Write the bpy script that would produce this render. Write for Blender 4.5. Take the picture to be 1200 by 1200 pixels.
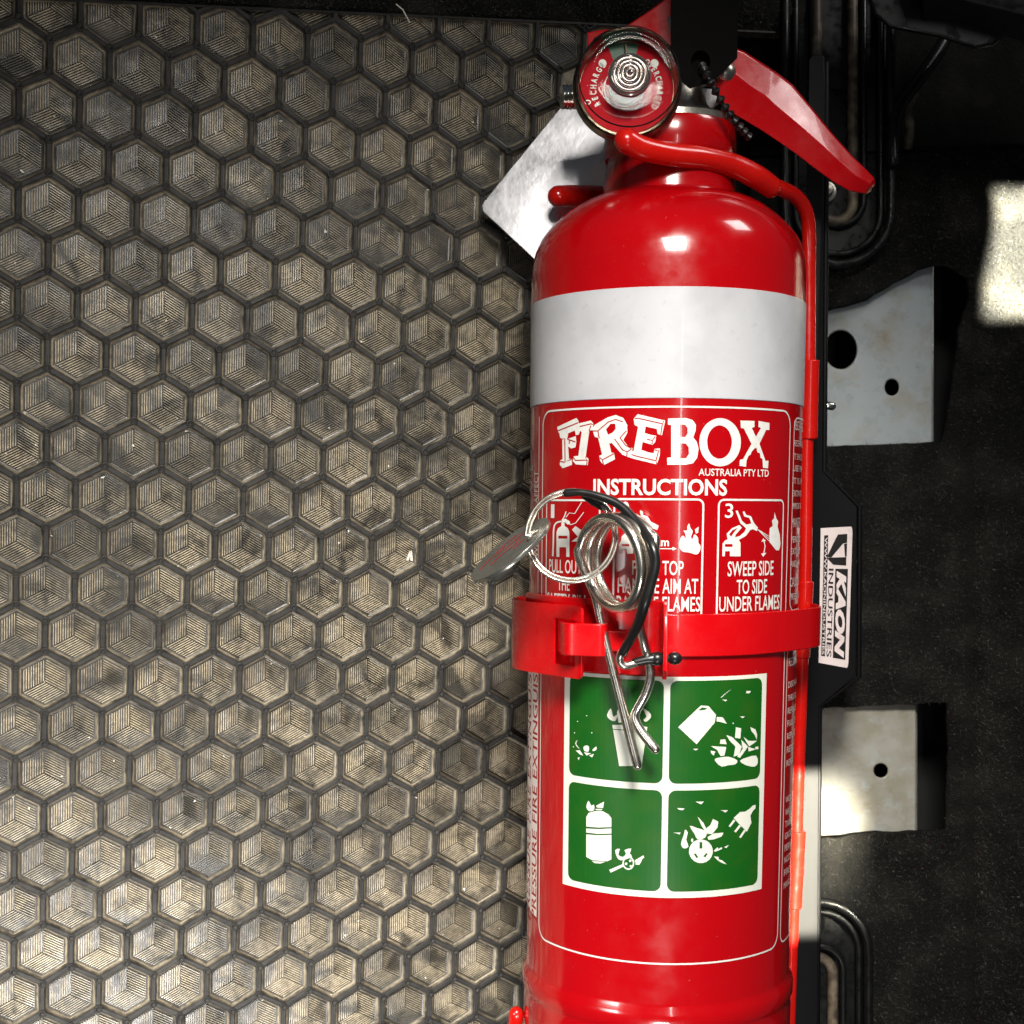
import bpy, bmesh, math, random
import numpy as np
from mathutils import Vector, Matrix

random.seed(7); rng = np.random.default_rng(7)
for o in list(bpy.data.objects): bpy.data.objects.remove(o)
scn = bpy.context.scene
COL = scn.collection
F, CX, CY = 1600.0, 600.0, 740.0     # focal length and principal point of the (cropped) photograph, in its pixels
S = 0.000266                         # metres per unit: the 85 mm bottle is 312 units across

# ------------------------------------------------------------------ camera, world, lamps, exposure
cam = bpy.data.cameras.new('camera'); co = bpy.data.objects.new('camera', cam); COL.objects.link(co)
scn.camera = co
co.location = (0, 0, F*S)
cam.sensor_width = 36; cam.sensor_fit = 'HORIZONTAL'
cam.lens = 36*F/1200; cam.shift_y = (CY-600)/1200
cam.clip_start = 0.01; cam.clip_end = 50
cam.dof.use_dof = True; cam.dof.focus_distance = 1500*S; cam.dof.aperture_fstop = 32

w = bpy.data.worlds.new('World'); scn.world = w; w.use_nodes = True
bg = w.node_tree.nodes['Background']; bg.inputs[0].default_value = (0.75, 0.84, 1.0, 1); bg.inputs[1].default_value = 0.04
scn.view_settings.view_transform = 'Standard'; scn.view_settings.look = 'None'
scn.view_settings.exposure = 0.0; scn.view_settings.gamma = 1.0

def area(name, loc, target, sx, sy, power, col=(1, 1, 1), spread=None, roll=0.0):
    l = bpy.data.lights.new(name, 'AREA'); l.shape = 'RECTANGLE'
    l.size = sx*S; l.size_y = sy*S; l.energy = power; l.color = col
    if spread is not None: l.spread = math.radians(spread)
    o = bpy.data.objects.new(name, l); COL.objects.link(o)
    loc = Vector(loc)*S; d = Vector(target)*S-loc
    z = -d.normalized(); x = Vector((0, 1, 0)).cross(z).normalized(); y = z.cross(x)      # long side runs up the picture
    o.matrix_world = Matrix.Translation(loc) @ Matrix((x, y, z)).transposed().to_4x4() @ Matrix.Rotation(roll, 4, 'Z')
    return o
# daylight through the vehicle's openings, plus an added lamp for the mat's sheen
area('window_light', (150, 900, 1500), (-60, -300, -60), 420, 360, .56, (1, .965, .90), spread=61)
area('door_light', (-900, -250, 1150), (-400, -560, -60), 420, 420, .22, (1, .98, .95), spread=60)
area('mat_sheen_light', (90, -1330, 1400), (-480, -420, -100), 330, 420, .38, (1, .98, .95), spread=62)  # added lamp, placed to raise a sheen on the lower part of the mat
area('gap_light', (352, 60, 1750), (352, 60, 0), 36, 700, 0.11, (1, .99, .97))
area('side_window_light', (1025, 1320, 480), (335, 545, 80), 300, 330, 0.26, (1, .98, .95))
# narrow shafts of direct sun
area('sun_shaft_high', (1168, 610, 560), (758, 512, -230), 205, 165, .60, (1, .95, .76), spread=2)
area('sun_shaft_low', (552, -215, 620), (359, -272, -55), 62, 200, 0.10, (1, .93, .74), spread=2)
area('sun_shaft_carpet', (760, -240, 480), (416, -296, -235), 30, 120, 0.024, (1, .93, .74), spread=10)

# ------------------------------------------------------------------ helpers
def P(x, y, z):                       # photo pixel at height z -> point (units)
    k = (F-z)/F
    return Vector(((x-CX)*k, -(y-CY)*k, z))
class MB:
    def __init__(s): s.v = []; s.f = []
    def add(s, v, f):
        n = len(s.v); s.v += [Vector(p) for p in v]; s.f += [tuple(i+n for i in q) for q in f]; return s
def tag(o, label=None, cat=None, group=None, kind=None):
    if label: o['label'] = label
    if cat: o['category'] = cat
    if group: o['group'] = group
    if kind: o['kind'] = kind
    return o
def thing(name, label, cat, loc, group=None):
    o = bpy.data.objects.new(name, None); COL.objects.link(o); o.location = Vector(loc)*S
    o.empty_display_size = 0.01
    return tag(o, label, cat, group)
def obj(name, mb, mat, parent=None, smooth=False, origin=None, label=None, flip=False, weld=False):
    """one mesh object; mb holds units in world axes; the object's origin is its thing's origin"""
    if parent is not None:
        root = parent
        while root.parent: root = root.parent
        off = root.location/S
    else:
        off = Vector(origin) if origin is not None else Vector((0, 0, 0))
    me = bpy.data.meshes.new(name)
    me.from_pydata([tuple((p-off)*S) for p in mb.v], [], mb.f)
    if flip: me.flip_normals()
    if weld:
        bm = bmesh.new(); bm.from_mesh(me); bmesh.ops.remove_doubles(bm, verts=bm.verts, dist=0.02*S)
        bmesh.ops.recalc_face_normals(bm, faces=bm.faces); bm.to_mesh(me); bm.free()
    me.validate()
    me.materials.append(mat)
    o = bpy.data.objects.new(name, me); COL.objects.link(o)
    if parent is not None: o.parent = parent
    else: o.location = off*S
    if smooth:
        me.polygons.foreach_set('use_smooth', [True]*len(me.polygons))
        if smooth != 'all':
            me.set_sharp_from_angle(angle=math.radians(smooth if smooth is not True else 40))
    if label: o['label'] = label
    return o
def bevel(o, w, seg=2, ang=35):
    m = o.modifiers.new('bevel', 'BEVEL'); m.width = w*S; m.segments = seg; m.limit_method = 'ANGLE'; m.angle_limit = math.radians(ang)
    m.harden_normals = False
    return o
def cr(pts, n=6, closed=False):       # Catmull-Rom through points (any dimension)
    p = [np.array(q, float) for q in pts]; out = []
    N = len(p)
    for i in range(N if closed else N-1):
        a = p[(i-1) % N] if (closed or i > 0) else 2*p[0]-p[1]
        b = p[i]; c = p[(i+1) % N]
        d = p[(i+2) % N] if (closed or i < N-2) else 2*p[-1]-p[-2]
        for k in range(n):
            t = k/n
            out.append(.5*((2*b)+(c-a)*t+(2*a-5*b+4*c-d)*t*t+(3*b-a-3*c+d)*t**3))
    if not closed: out.append(p[-1])
    return out
def tube(mb, pts, r, seg=14, cap=True, closed=False):
    pts = [Vector(p) for p in pts]; n = len(pts)
    rr = list(r) if hasattr(r, '__len__') else [r]*n
    if len(rr) != n:
        rr = list(np.interp(np.linspace(0, 1, n), np.linspace(0, 1, len(rr)), rr))
    if cap and not closed:            # rounded ends
        t0 = (pts[0]-pts[1]).normalized(); t1 = (pts[-1]-pts[-2]).normalized()
        e0 = []; e1 = []
        for k in (1, 2, 3, 4):
            a = k/4*math.pi/2
            e0.insert(0, (pts[0]+t0*rr[0]*math.sin(a), max(rr[0]*math.cos(a), .02)))
            e1.append((pts[-1]+t1*rr[-1]*math.sin(a), max(rr[-1]*math.cos(a), .02)))
        pts = [q[0] for q in e0]+pts+[q[0] for q in e1]; rr = [q[1] for q in e0]+rr+[q[1] for q in e1]; n = len(pts)
    T = []
    for i in range(n):
        a = pts[(i-1) % n] if (closed or i) else pts[0]; b = pts[(i+1) % n] if (closed or i < n-1) else pts[-1]
        T.append((b-a).normalized())
    up = Vector((0, 0, 1)) if abs(T[0].z) < .9 else Vector((1, 0, 0))
    N = (up-T[0]*up.dot(T[0])).normalized(); vs = []
    for i in range(n):
        N = (N-T[i]*N.dot(T[i])).normalized(); B = T[i].cross(N)
        for k in range(seg):
            a = 2*math.pi*k/seg
            vs.append(pts[i]+(N*math.cos(a)+B*math.sin(a))*rr[i])
    fs = []
    for i in range(n if closed else n-1):
        j = (i+1) % n
        for k in range(seg):
            fs.append((i*seg+k, i*seg+(k+1) % seg, j*seg+(k+1) % seg, j*seg+k))
    if not closed:
        fs.append(tuple(range(seg))[::-1]); fs.append(tuple((n-1)*seg+k for k in range(seg)))
    return mb.add(vs, fs)
def lathe(mb, prof, c, ax, e1, seg=96):
    """prof: list of (radius, height along ax)"""
    ax = ax.normalized(); e1 = (e1-ax*e1.dot(ax)).normalized(); e2 = ax.cross(e1)
    vs = []; n = len(prof)
    for r, h in prof:
        for k in range(seg):
            a = 2*math.pi*k/seg
            vs.append(c+ax*h+(e1*math.cos(a)+e2*math.sin(a))*r)
    fs = [(i*seg+k, i*seg+(k+1) % seg, (i+1)*seg+(k+1) % seg, (i+1)*seg+k) for i in range(n-1) for k in range(seg)]
    return mb.add(vs, fs)
def flat(splines, extrude=0.0, bev=0.0, res=1):
    """2-D outlines (holes by even-odd) -> filled mesh (verts, faces) in units, z = 0"""
    cu = bpy.data.curves.new('tmp', 'CURVE'); cu.dimensions = '2D'; cu.fill_mode = 'BOTH'
    cu.extrude = extrude; cu.bevel_depth = bev; cu.bevel_resolution = res
    if bev: cu.offset = -bev
    for s in splines:
        sp = cu.splines.new('POLY'); sp.points.add(len(s)-1)
        for q, p in zip(sp.points, s): q.co = (p[0], p[1], 0, 1)
        sp.use_cyclic_u = True
    return _grab(cu)
def _grab(cu):
    o = bpy.data.objects.new('tmp', cu); COL.objects.link(o)
    dg = bpy.context.evaluated_depsgraph_get(); dg.update()
    ev = o.evaluated_get(dg); me = ev.to_mesh()
    v = [Vector(a.co) for a in me.vertices]; f = [tuple(p.vertices) for p in me.polygons]
    ev.to_mesh_clear(); bpy.data.objects.remove(o); bpy.data.curves.remove(cu)
    return v, f
def text2d(s, bold=0.0, sx=1.0, shear=0.0):
    """glyph outlines filled, normalised to x 0..1, y 0 (bottom) .. 1 (top of box)"""
    cu = bpy.data.curves.new('tmp', 'FONT'); cu.body = s; cu.resolution_u = 3; cu.offset = bold; cu.shear = shear
    v, f = _grab(cu)
    a = np.array([tuple(p)[:2] for p in v]); lo = a.min(0); hi = a.max(0)
    a = (a-lo)/(hi-lo)
    return a, f, (hi-lo)
def strips(v, f, step):
    """cut a flat mesh into columns so that it can follow a curved surface"""
    bm = bmesh.new(); vv = [bm.verts.new((p[0], p[1], 0)) for p in v]
    for q in f:
        try: bm.faces.new([vv[i] for i in q])
        except ValueError: pass
    xs = [p[0] for p in v]; x = math.floor(min(xs)/step)*step+step
    while x < max(xs):
        bmesh.ops.bisect_plane(bm, geom=bm.verts[:]+bm.edges[:]+bm.faces[:], plane_co=(x, 0, 0), plane_no=(1, 0, 0), dist=1e-5)
        x += step
    bm.verts.index_update()
    ov = [(a.co.x, a.co.y) for a in bm.verts]; of = [tuple(a.index for a in q.verts) for q in bm.faces]
    bm.free(); return ov, of
def stroke(pts, w):                   # polyline -> closed outline of width w
    p = [np.array(q, float) for q in pts]; L = []; R = []
    for i in range(len(p)):
        a = p[max(i-1, 0)]; b = p[min(i+1, len(p)-1)]; d = b-a; d = d/(np.hypot(*d)+1e-9); n = np.array([-d[1], d[0]])*w/2
        L.append(p[i]+n); R.append(p[i]-n)
    return L+R[::-1]
def rrect(x0, y0, x1, y1, r, n=5):
    out = []
    for cx, cy, a0 in ((x1-r, y1-r, 0), (x0+r, y1-r, 90), (x0+r, y0+r, 180), (x1-r, y0+r, 270)):
        for k in range(n+1):
            a = math.radians(a0+90*k/n); out.append((cx+r*math.cos(a), cy+r*math.sin(a)))
    return out
def circ(cx, cy, rx, ry=None, n=28):
    ry = ry or rx
    return [(cx+rx*math.cos(2*math.pi*k/n), cy+ry*math.sin(2*math.pi*k/n)) for k in range(n)]
def cz(ox, oy, s, pts): return [(ox+p[0]/s, oy+p[1]/s) for p in pts]

# ------------------------------------------------------------------ materials
def mk(name, col, rough=.5, metal=0., coat=0., noise=None, bump=None, rn=None, spec=.5, noise2=None, ani=None):
    m = bpy.data.materials.new(name); m.use_nodes = True; nt = m.node_tree; N = nt.nodes; L = nt.links
    b = N['Principled BSDF']; b.inputs['Base Color'].default_value = (*col, 1); b.inputs['Roughness'].default_value = rough
    b.inputs['Metallic'].default_value = metal; b.inputs['Coat Weight'].default_value = coat; b.inputs['Coat Roughness'].default_value = .04
    b.inputs['Specular IOR Level'].default_value = spec
    geo = N.new('ShaderNodeNewGeometry')
    def nz(size, detail=5, rgh=.55, dist=0., stretch=None):
        t = N.new('ShaderNodeTexNoise'); t.inputs['Scale'].default_value = 1/(size*S); t.inputs['Detail'].default_value = detail
        t.inputs['Roughness'].default_value = rgh; t.inputs['Distortion'].default_value = dist
        if stretch:
            mp = N.new('ShaderNodeMapping'); mp.inputs['Scale'].default_value = stretch; L.new(geo.outputs['Position'], mp.inputs[0]); L.new(mp.outputs[0], t.inputs['Vector'])
        else: L.new(geo.outputs['Position'], t.inputs['Vector'])
        return t.outputs['Fac']
    cur = None
    for q in (noise, noise2):
        if not q: continue
        size, col2, lo, hi = q[:4]; st = q[4] if len(q) > 4 else None
        mr = N.new('ShaderNodeMapRange'); mr.inputs['From Min'].default_value = lo; mr.inputs['From Max'].default_value = hi
        L.new(nz(size, stretch=st), mr.inputs['Value'])
        mx = N.new('ShaderNodeMix'); mx.data_type = 'RGBA'
        L.new(mr.outputs[0], mx.inputs['Factor'])
        if cur: L.new(cur, mx.inputs['A'])
        else: mx.inputs['A'].default_value = (*col, 1)
        mx.inputs['B'].default_value = (*col2, 1); cur = mx.outputs['Result']
    if cur: L.new(cur, b.inputs['Base Color'])
    if rn:
        mr = N.new('ShaderNodeMapRange'); mr.inputs['From Min'].default_value = .35; mr.inputs['From Max'].default_value = .65
        mr.inputs['To Min'].default_value = rn[1]; mr.inputs['To Max'].default_value = rn[2]
        L.new(nz(rn[0]), mr.inputs['Value']); L.new(mr.outputs[0], b.inputs['Roughness'])
    if bump:
        bp = N.new('ShaderNodeBump'); bp.inputs['Strength'].default_value = bump[1]; bp.inputs['Distance'].default_value = bump[2]*S
        L.new(nz(bump[0], stretch=bump[3] if len(bump) > 3 else None), bp.inputs['Height']); L.new(bp.outputs[0], b.inputs['Normal'])
    return m
RED = (.37, .0008, .003)
M = {}
M['body'] = mk('red_enamel', RED, .16, coat=.6, bump=(45, .2, .9), rn=(30, .12, .24), noise=(2.6, (.42, .16, .14), .70, .78))
M['red'] = mk('red_powder_coat', (.50, .0012, .0035), .26, coat=.3, bump=(7, .15, .4), rn=(25, .18, .34), noise=(3, (.38, .10, .08), .70, .8))
M['redrod'] = mk('red_plastic_coating', (.54, .006, .003), .22, coat=.3, bump=(25, .2, 1.0), rn=(20, .16, .3))
M['collar'] = mk('red_collar', (.42, .0012, .003), .2, coat=.5)
M['white'] = mk('white_vinyl', (.50, .50, .52), .34, coat=.1, noise=(9, (.38, .37, .39), .60, .84), noise2=(55, (.43, .43, .45), .45, .7), bump=(4, .1, .3))
M['ink'] = mk('white_ink', (.68, .67, .63), .3, noise=(8, (.55, .54, .5), .5, .8))
M['cream'] = mk('white_sticker', (.66, .66, .58), .3)
M['green'] = mk('green_ink', (.005, .082, .006), .34, noise=(30, (.016, .085, .006), .45, .75), coat=.2)
M['redink'] = mk('red_ink', RED, .25)
M['strip'] = mk('pale_strip', (.74, .64, .58), .5)
M['chrome'] = mk('polished_steel', (.7, .74, .68), .14, metal=1, rn=(18, .1, .24), bump=(10, .1, .3))
M['nickel'] = mk('dull_nickel', (.55, .52, .45), .34, metal=1, bump=(5, .5, .5), noise=(12, (.35, .32, .27), .45, .7))
M['alu'] = mk('polished_aluminium', (.78, .77, .79), .2, metal=1, rn=(70, .24, .38), bump=(60, .22, 4.0), noise=(50, (.62, .58, .64), .5, .8))
M['wire'] = mk('steel_wire', (.74, .70, .62), .27, metal=1, noise=(14, (.5, .45, .38), .5, .75))
M['black'] = mk('black_powder_coat', (.0025, .0025, .003), .5, bump=(5, .25, .3), spec=.16)
M['matte'] = mk('matte_black_plate', (.0025, .002, .002), .7, spec=.05)
M['blackplastic'] = mk('black_plastic', (.006, .006, .006), .3, bump=(14, .2, .6), rn=(16, .22, .5), spec=.4)
M['blackrubber'] = mk('black_vinyl', (.008, .008, .008), .3)
M['disc'] = mk('grey_disc', (.30, .30, .27), .26, metal=.85, noise=(16, (.24, .24, .21), .4, .7))
M['carpet'] = mk('black_carpet', (.009, .009, .0085), .95, noise=(60, (.022, .021, .018), .45, .7), noise2=(5, (.03, .028, .024), .62, .8), bump=(5, 1.0, 3.0), spec=.1)
M['fibre'] = mk('carpet_fibre', (.03, .03, .027), .8, noise=(60, (.08, .077, .068), .42, .66), noise2=(4, (.22, .21, .18), .54, .7), spec=.15)
M['pan'] = mk('dark_floor_pan', (.01, .01, .01), .6)
M['paint'] = mk('stained_grey_paint', (.40, .44, .45), .3, noise=(48, (.34, .31, .25), .50, .72), noise2=(15, (.18, .14, .09), .66, .80), bump=(16, .25, 1.0), rn=(20, .2, .5))
M['paint2'] = mk('stained_beige_paint', (.40, .39, .34), .3, noise=(55, (.29, .26, .19), .42, .66), noise2=(22, (.42, .44, .42), .56, .7), bump=(16, .25, 1.0), rn=(20, .2, .5))
M['tan'] = mk('rusty_tan_metal', (.07, .05, .033), .5, noise=(22, (.26, .21, .14), .45, .72), bump=(10, .5, 1.0))
M['tan2'] = mk('rusty_hole_wall', (.5, .36, .2), .6)
M['stickerw'] = mk('sticker_white', (.72, .62, .60), .35, noise=(20, (.6, .5, .48), .5, .8))
M['stickerk'] = mk('sticker_black', (.012, .010, .010), .3)
M['brass'] = mk('aged_brass', (.42, .34, .24), .28, metal=1, noise=(20, (.1, .08, .06), .4, .7))
M['dialred'] = mk('dial_red', (.48, .004, .014), .6, spec=.1)
M['dialgreen'] = mk('dial_green', (.01, .09, .045), .45)
M['crumb'] = mk('pale_crumb', (.75, .7, .6), .7)
def clear(name, tint, fac):
    m = bpy.data.materials.new(name); m.use_nodes = True; nt = m.node_tree; N = nt.nodes; L = nt.links
    N.remove(N['Principled BSDF']); out = N['Material Output']
    tr = N.new('ShaderNodeBsdfTransparent'); tr.inputs[0].default_value = (*tint, 1)
    gl = N.new('ShaderNodeBsdfGlossy'); gl.inputs['Roughness'].default_value = .05
    fr = N.new('ShaderNodeFresnel'); fr.inputs[0].default_value = fac
    mx = N.new('ShaderNodeMixShader'); L.new(fr.outputs[0], mx.inputs[0]); L.new(tr.outputs[0], mx.inputs[1]); L.new(gl.outputs[0], mx.inputs[2])
    L.new(mx.outputs[0], out.inputs[0]); return m
M['clear'] = clear('clear_plastic', (.97, .97, .96), 1.16)
M['clear2'] = mk('moulded_clear_boss', (.40, .36, .34), .16, metal=.85)

def mat_rubber():
    """black moulded rubber, dust lying on the pads and wiped off in patches; pad grooves are coloured darker to deepen their shading, rib walls keep dust"""
    out = []
    for kind in ('pad', 'rib'):
        m = bpy.data.materials.new('dusty_rubber_'+kind); m.use_nodes = True; nt = m.node_tree; N = nt.nodes; L = nt.links
        b = N['Principled BSDF']; geo = N.new('ShaderNodeNewGeometry'); oi = N.new('ShaderNodeObjectInfo')
        tc = N.new('ShaderNodeTexCoord'); sep = N.new('ShaderNodeSeparateXYZ'); L.new(tc.outputs['Object'], sep.inputs[0])
        def nz(size, detail=6, r=.6, d=0.):
            t = N.new('ShaderNodeTexNoise'); t.inputs['Scale'].default_value = 1/(size*S); t.inputs['Detail'].default_value = detail
            t.inputs['Roughness'].default_value = r; t.inputs['Distortion'].default_value = d; L.new(geo.outputs['Position'], t.inputs[0]); return t.outputs['Fac']
        def mr(v, a, c, lo=0., hi=1.):
            q = N.new('ShaderNodeMapRange'); q.inputs[1].default_value = a; q.inputs[2].default_value = c; q.inputs[3].default_value = lo; q.inputs[4].default_value = hi
            L.new(v, q.inputs[0]); return q.outputs[0]
        def mul(a, c, op='MULTIPLY'):
            q = N.new('ShaderNodeMath'); q.operation = op; q.use_clamp = True
            L.new(a, q.inputs[0])
            if isinstance(c, float): q.inputs[1].default_value = c
            else: L.new(c, q.inputs[1])
            return q.outputs[0]
        if kind == 'pad':
            dust = mul(mr(nz(40, 5, .62, .8), .36, .54, .16, 1.), mr(oi.outputs['Random'], 0, .5, .5, 1.))
            hgt = mr(sep.outputs['Z'], -9.7*S, -8.0*S, .03, 1.)  # shade of the grooves put into the colour, by height
            fac = mul(mul(dust, hgt), mr(nz(6, 5, .75), .36, .56, .45, 1.))
            fac = mul(fac, mr(nz(170, 3, .5), .36, .52, .62, 1.))
            dark = (.022, .021, .018, 1); light = (.52, .435, .30, 1)
        else:
            lowz = mr(sep.outputs['Z'], -1.4*S, -7.2*S, .04, .8)
            fac = mul(lowz, mr(nz(20, 6, .7), .38, .60, .12, 1.))
            dark = (.019, .019, .019, 1); light = (.40, .34, .245, 1)
        mx = N.new('ShaderNodeMix'); mx.data_type = 'RGBA'; mx.inputs['A'].default_value = dark; mx.inputs['B'].default_value = light
        L.new(fac, mx.inputs['Factor']); L.new(mx.outputs['Result'], b.inputs['Base Color'])
        rr = mr(nz(18), .3, .7, .26, .5) if kind == 'pad' else mr(nz(14), .3, .7, .42, .62)
        L.new(rr, b.inputs['Roughness']); b.inputs['Specular IOR Level'].default_value = .65 if kind == 'pad' else .25
        bp = N.new('ShaderNodeBump'); bp.inputs['Strength'].default_value = .35; bp.inputs['Distance'].default_value = 1.0*S
        L.new(nz(4.5, 5, .7), bp.inputs['Height']); L.new(bp.outputs[0], b.inputs['Normal'])
        out.append(m)
    return out
M['pad'], M['rib'] = mat_rubber()

# ------------------------------------------------------------------ floor mat (honeycomb rubber)
H = np.array([[7.27141447e+01, -3.39445552e-03, 2.24605248e+01], [1.12382161e+01, 6.88068360e+01, 6.01916896e+01], [1.47082445e-02, 3.89519813e-03, 1.0]])
K = np.array([[F, 0, -CX], [0, -F, -CY], [0, 0, -1.]])
Mm = np.linalg.inv(K) @ H
mr_, mc_, mo_ = Mm.T
sp = np.linalg.norm(mr_)
nrm = np.cross(mc_, mr_); nrm = nrm/np.linalg.norm(nrm)
if nrm[2] < 0: nrm = -nrm
d620 = np.array([(620-CX)/F, -(740-CY)/F, -1.])         # the mat lies 182 units below the bottle's axis at x = 620
lam = (nrm@mo_)/(nrm@d620)
k = (F+182)/lam
mr_, mc_, mo_ = mr_*k, mc_*k, mo_*k
SPX = np.linalg.norm(mr_); SPY = np.linalg.norm(mc_)
Rm = mr_/SPX; Nm = nrm; Ym = np.cross(Nm, Rm)            # Ym points up the picture
MO = Vector(mo_+np.array([0, 0, F]))
MR, MY, MN = Vector(Rm), Vector(Ym), Vector(Nm)
MATF = Matrix((( *MR, 0), (*MY, 0), (*MN, 0), (0, 0, 0, 1))).transposed().to_3x3().to_4x4()
def mp(a, b, c=0.): return MO+MR*a+MY*b+MN*c             # mat coordinates -> world
def mpix(x, y):                                          # pixel -> mat coordinates
    d = Vector(((x-CX)/F, -(y-CY)/F, -1.)); c0 = Vector((0, 0, F))
    t = (MO-c0).dot(MN)/d.dot(MN); q = c0+d*t-MO
    return q.dot(MR), q.dot(MY)
A_ = SPX*.5                                              # apothem
CR = A_/math.cos(math.pi/6); YS = SPY/SPX                # corner radius, slight vertical squeeze
def hexpt(ap, k, z=0.):
    a = math.radians(60*k+30); r = ap/math.cos(math.pi/6)
    return (r*math.cos(a), r*math.sin(a)*YS, z)
mat = thing('floor_mat', 'black honeycomb rubber floor mat covered with beige dust left of the extinguisher', 'floor mat', MO)
mat.rotation_euler = MATF.to_euler()
def mat_obj(name, v, f, material, loc=(0, 0, 0), smooth=False, kind=None):
    me = bpy.data.meshes.new(name); me.from_pydata([tuple(Vector(p)*S) for p in v], [], f); me.materials.append(material)
    if smooth:
        me.polygons.foreach_set('use_smooth', [True]*len(me.polygons)); me.set_sharp_from_angle(angle=math.radians(smooth))
    o = bpy.data.objects.new(name, me); COL.objects.link(o); o.parent = mat; o.location = Vector(loc)*S
    if kind: o['kind'] = kind
    return o
ZF = -9.8
def pad_mesh(wear=(1, 1, 1), dome=1.4):
    v = []; f = []
    lv = [(A_*.845, ZF+2.2), (A_*.80, ZF+.5), (A_*.75, ZF)]
    for ap, z in lv: v += [hexpt(ap, k, z) for k in range(6)]
    for l in range(2):
        for k in range(6): f.append((l*6+k, l*6+(k+1) % 6, l*6+6+(k+1) % 6, l*6+6+k))
    f.append(tuple(range(12, 18)))
    # three rhombi of raised lines: left (vertical lines), right (falling lines), bottom (rising lines)
    ap = A_*.755; C = Vector((0, 0)); hp = [Vector(hexpt(ap, k)[:2]) for k in range(6)]  # 0: 30deg,1: top,2:150,3:210,4: bottom,5:330
    def ridges(O, U, V, n, h=1.):          # lines parallel to U, stacked along V
        for i in range(n):
            t0 = (i+.20)/n; t1 = (i+.80)/n
            w1 = .13/n
            a = O+V*t0+U*.03; b = O+V*t0+U*.97; c = O+V*t1+U*.97; d = O+V*t1+U*.03
            a2 = O+V*(t0+w1)+U*.04; b2 = O+V*(t0+w1)+U*.96; c2 = O+V*(t1-w1)+U*.96; d2 = O+V*(t1-w1)+U*.04
            n0 = len(v); zt = ZF+1.9*h
            v.extend([(p.x, p.y, ZF-.05) for p in (a, b, c, d)]); v.extend([(p.x, p.y, zt) for p in (a2, b2, c2, d2)])
            for q in ((4, 5, 6, 7), (0, 1, 5, 4), (1, 2, 6, 5), (2, 3, 7, 6), (3, 0, 4, 7)): f.append(tuple(n0+i for i in q))
    ridges(hp[1], C-hp[1], hp[2]-hp[1], 9, wear[0])               # left rhombus: lines parallel to top->centre
    ridges(hp[1], hp[0]-hp[1], C-hp[1], 9, wear[1])               # right rhombus: lines parallel to upper right side
    ridges(hp[3], C-hp[3], hp[4]-hp[3], 9, wear[2])               # bottom rhombus: rising lines
    v = [(p[0], p[1], p[2]+dome*max(0, 1-(math.hypot(p[0], p[1])/(A_*.8))**2)) for p in v]
    return v, f
def fixn(v, f):
    bm = bmesh.new(); vv = [bm.verts.new(p) for p in v]
    for q in f: bm.faces.new([vv[i] for i in q])
    for fc in bm.faces:
        fc.normal_update()
        if fc.normal.z < 0: fc.normal_flip()
    bm.verts.index_update(); r = ([tuple(a.co) for a in bm.verts], [tuple(a.index for a in q.verts) for q in bm.faces]); bm.free(); return r
WEAR = [(1, 1, 1), (1, .55, 1), (1, 1, .5), (.8, .3, .75), (1, .85, .25), (.9, 1, 1), (.5, .9, .9), (1, .45, .45)]
PADS = [fixn(*pad_mesh(w_, rng.uniform(.6, 2.0))) for w_ in WEAR]; PW = [.24, .14, .14, .08, .08, .18, .07, .07]
padmes = [None]*len(PADS)
# top edge of the mat, in mat coordinates
ea, eb = mpix(0, -3), mpix(700, 29)
ea = Vector(ea); eb = Vector(eb); ed = (eb-ea).normalized(); en = Vector((-ed.y, ed.x))
if en.y < 0: en = -en
def above(x, y): return (Vector((x, y))-ea).dot(en)
def clip(v, f, cx, cy):
    bm = bmesh.new(); vv = [bm.verts.new(p) for p in v]
    for q in f: bm.faces.new([vv[i] for i in q])
    bmesh.ops.bisect_plane(bm, geom=bm.verts[:]+bm.edges[:]+bm.faces[:], plane_co=(ea.x-cx, ea.y-cy, 0), plane_no=(en.x, en.y, 0), clear_outer=True)
    bm.verts.index_update(); r = ([tuple(a.co) for a in bm.verts], [tuple(a.index for a in q.verts) for q in bm.faces]); bm.free(); return r
cells = []
for j in range(-2, 24):
    for i in range(-3, 15):
        u = i+(j % 2)*.5; vv_ = j*.8660254
        a = u*SPX; b = -vv_*SPY
        wp = mp(a, b); kx = CX+wp.x*F/(F-wp.z); ky = CY-wp.y*F/(F-wp.z)
        if -70 < kx < 830 and -60 < ky < 1290 and above(a, b) < CR: cells.append((a, b, kx, ky))
lim = 0
grid_v = []; grid_f = []
prof = [(A_*1.0, -.35), (A_*.955, 0.), (A_*.925, -.5), (A_*.90, -2.2), (A_*.885, -4.5), (A_*.865, -6.6), (A_*.845, ZF+2.15)]
npad = 0
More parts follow.
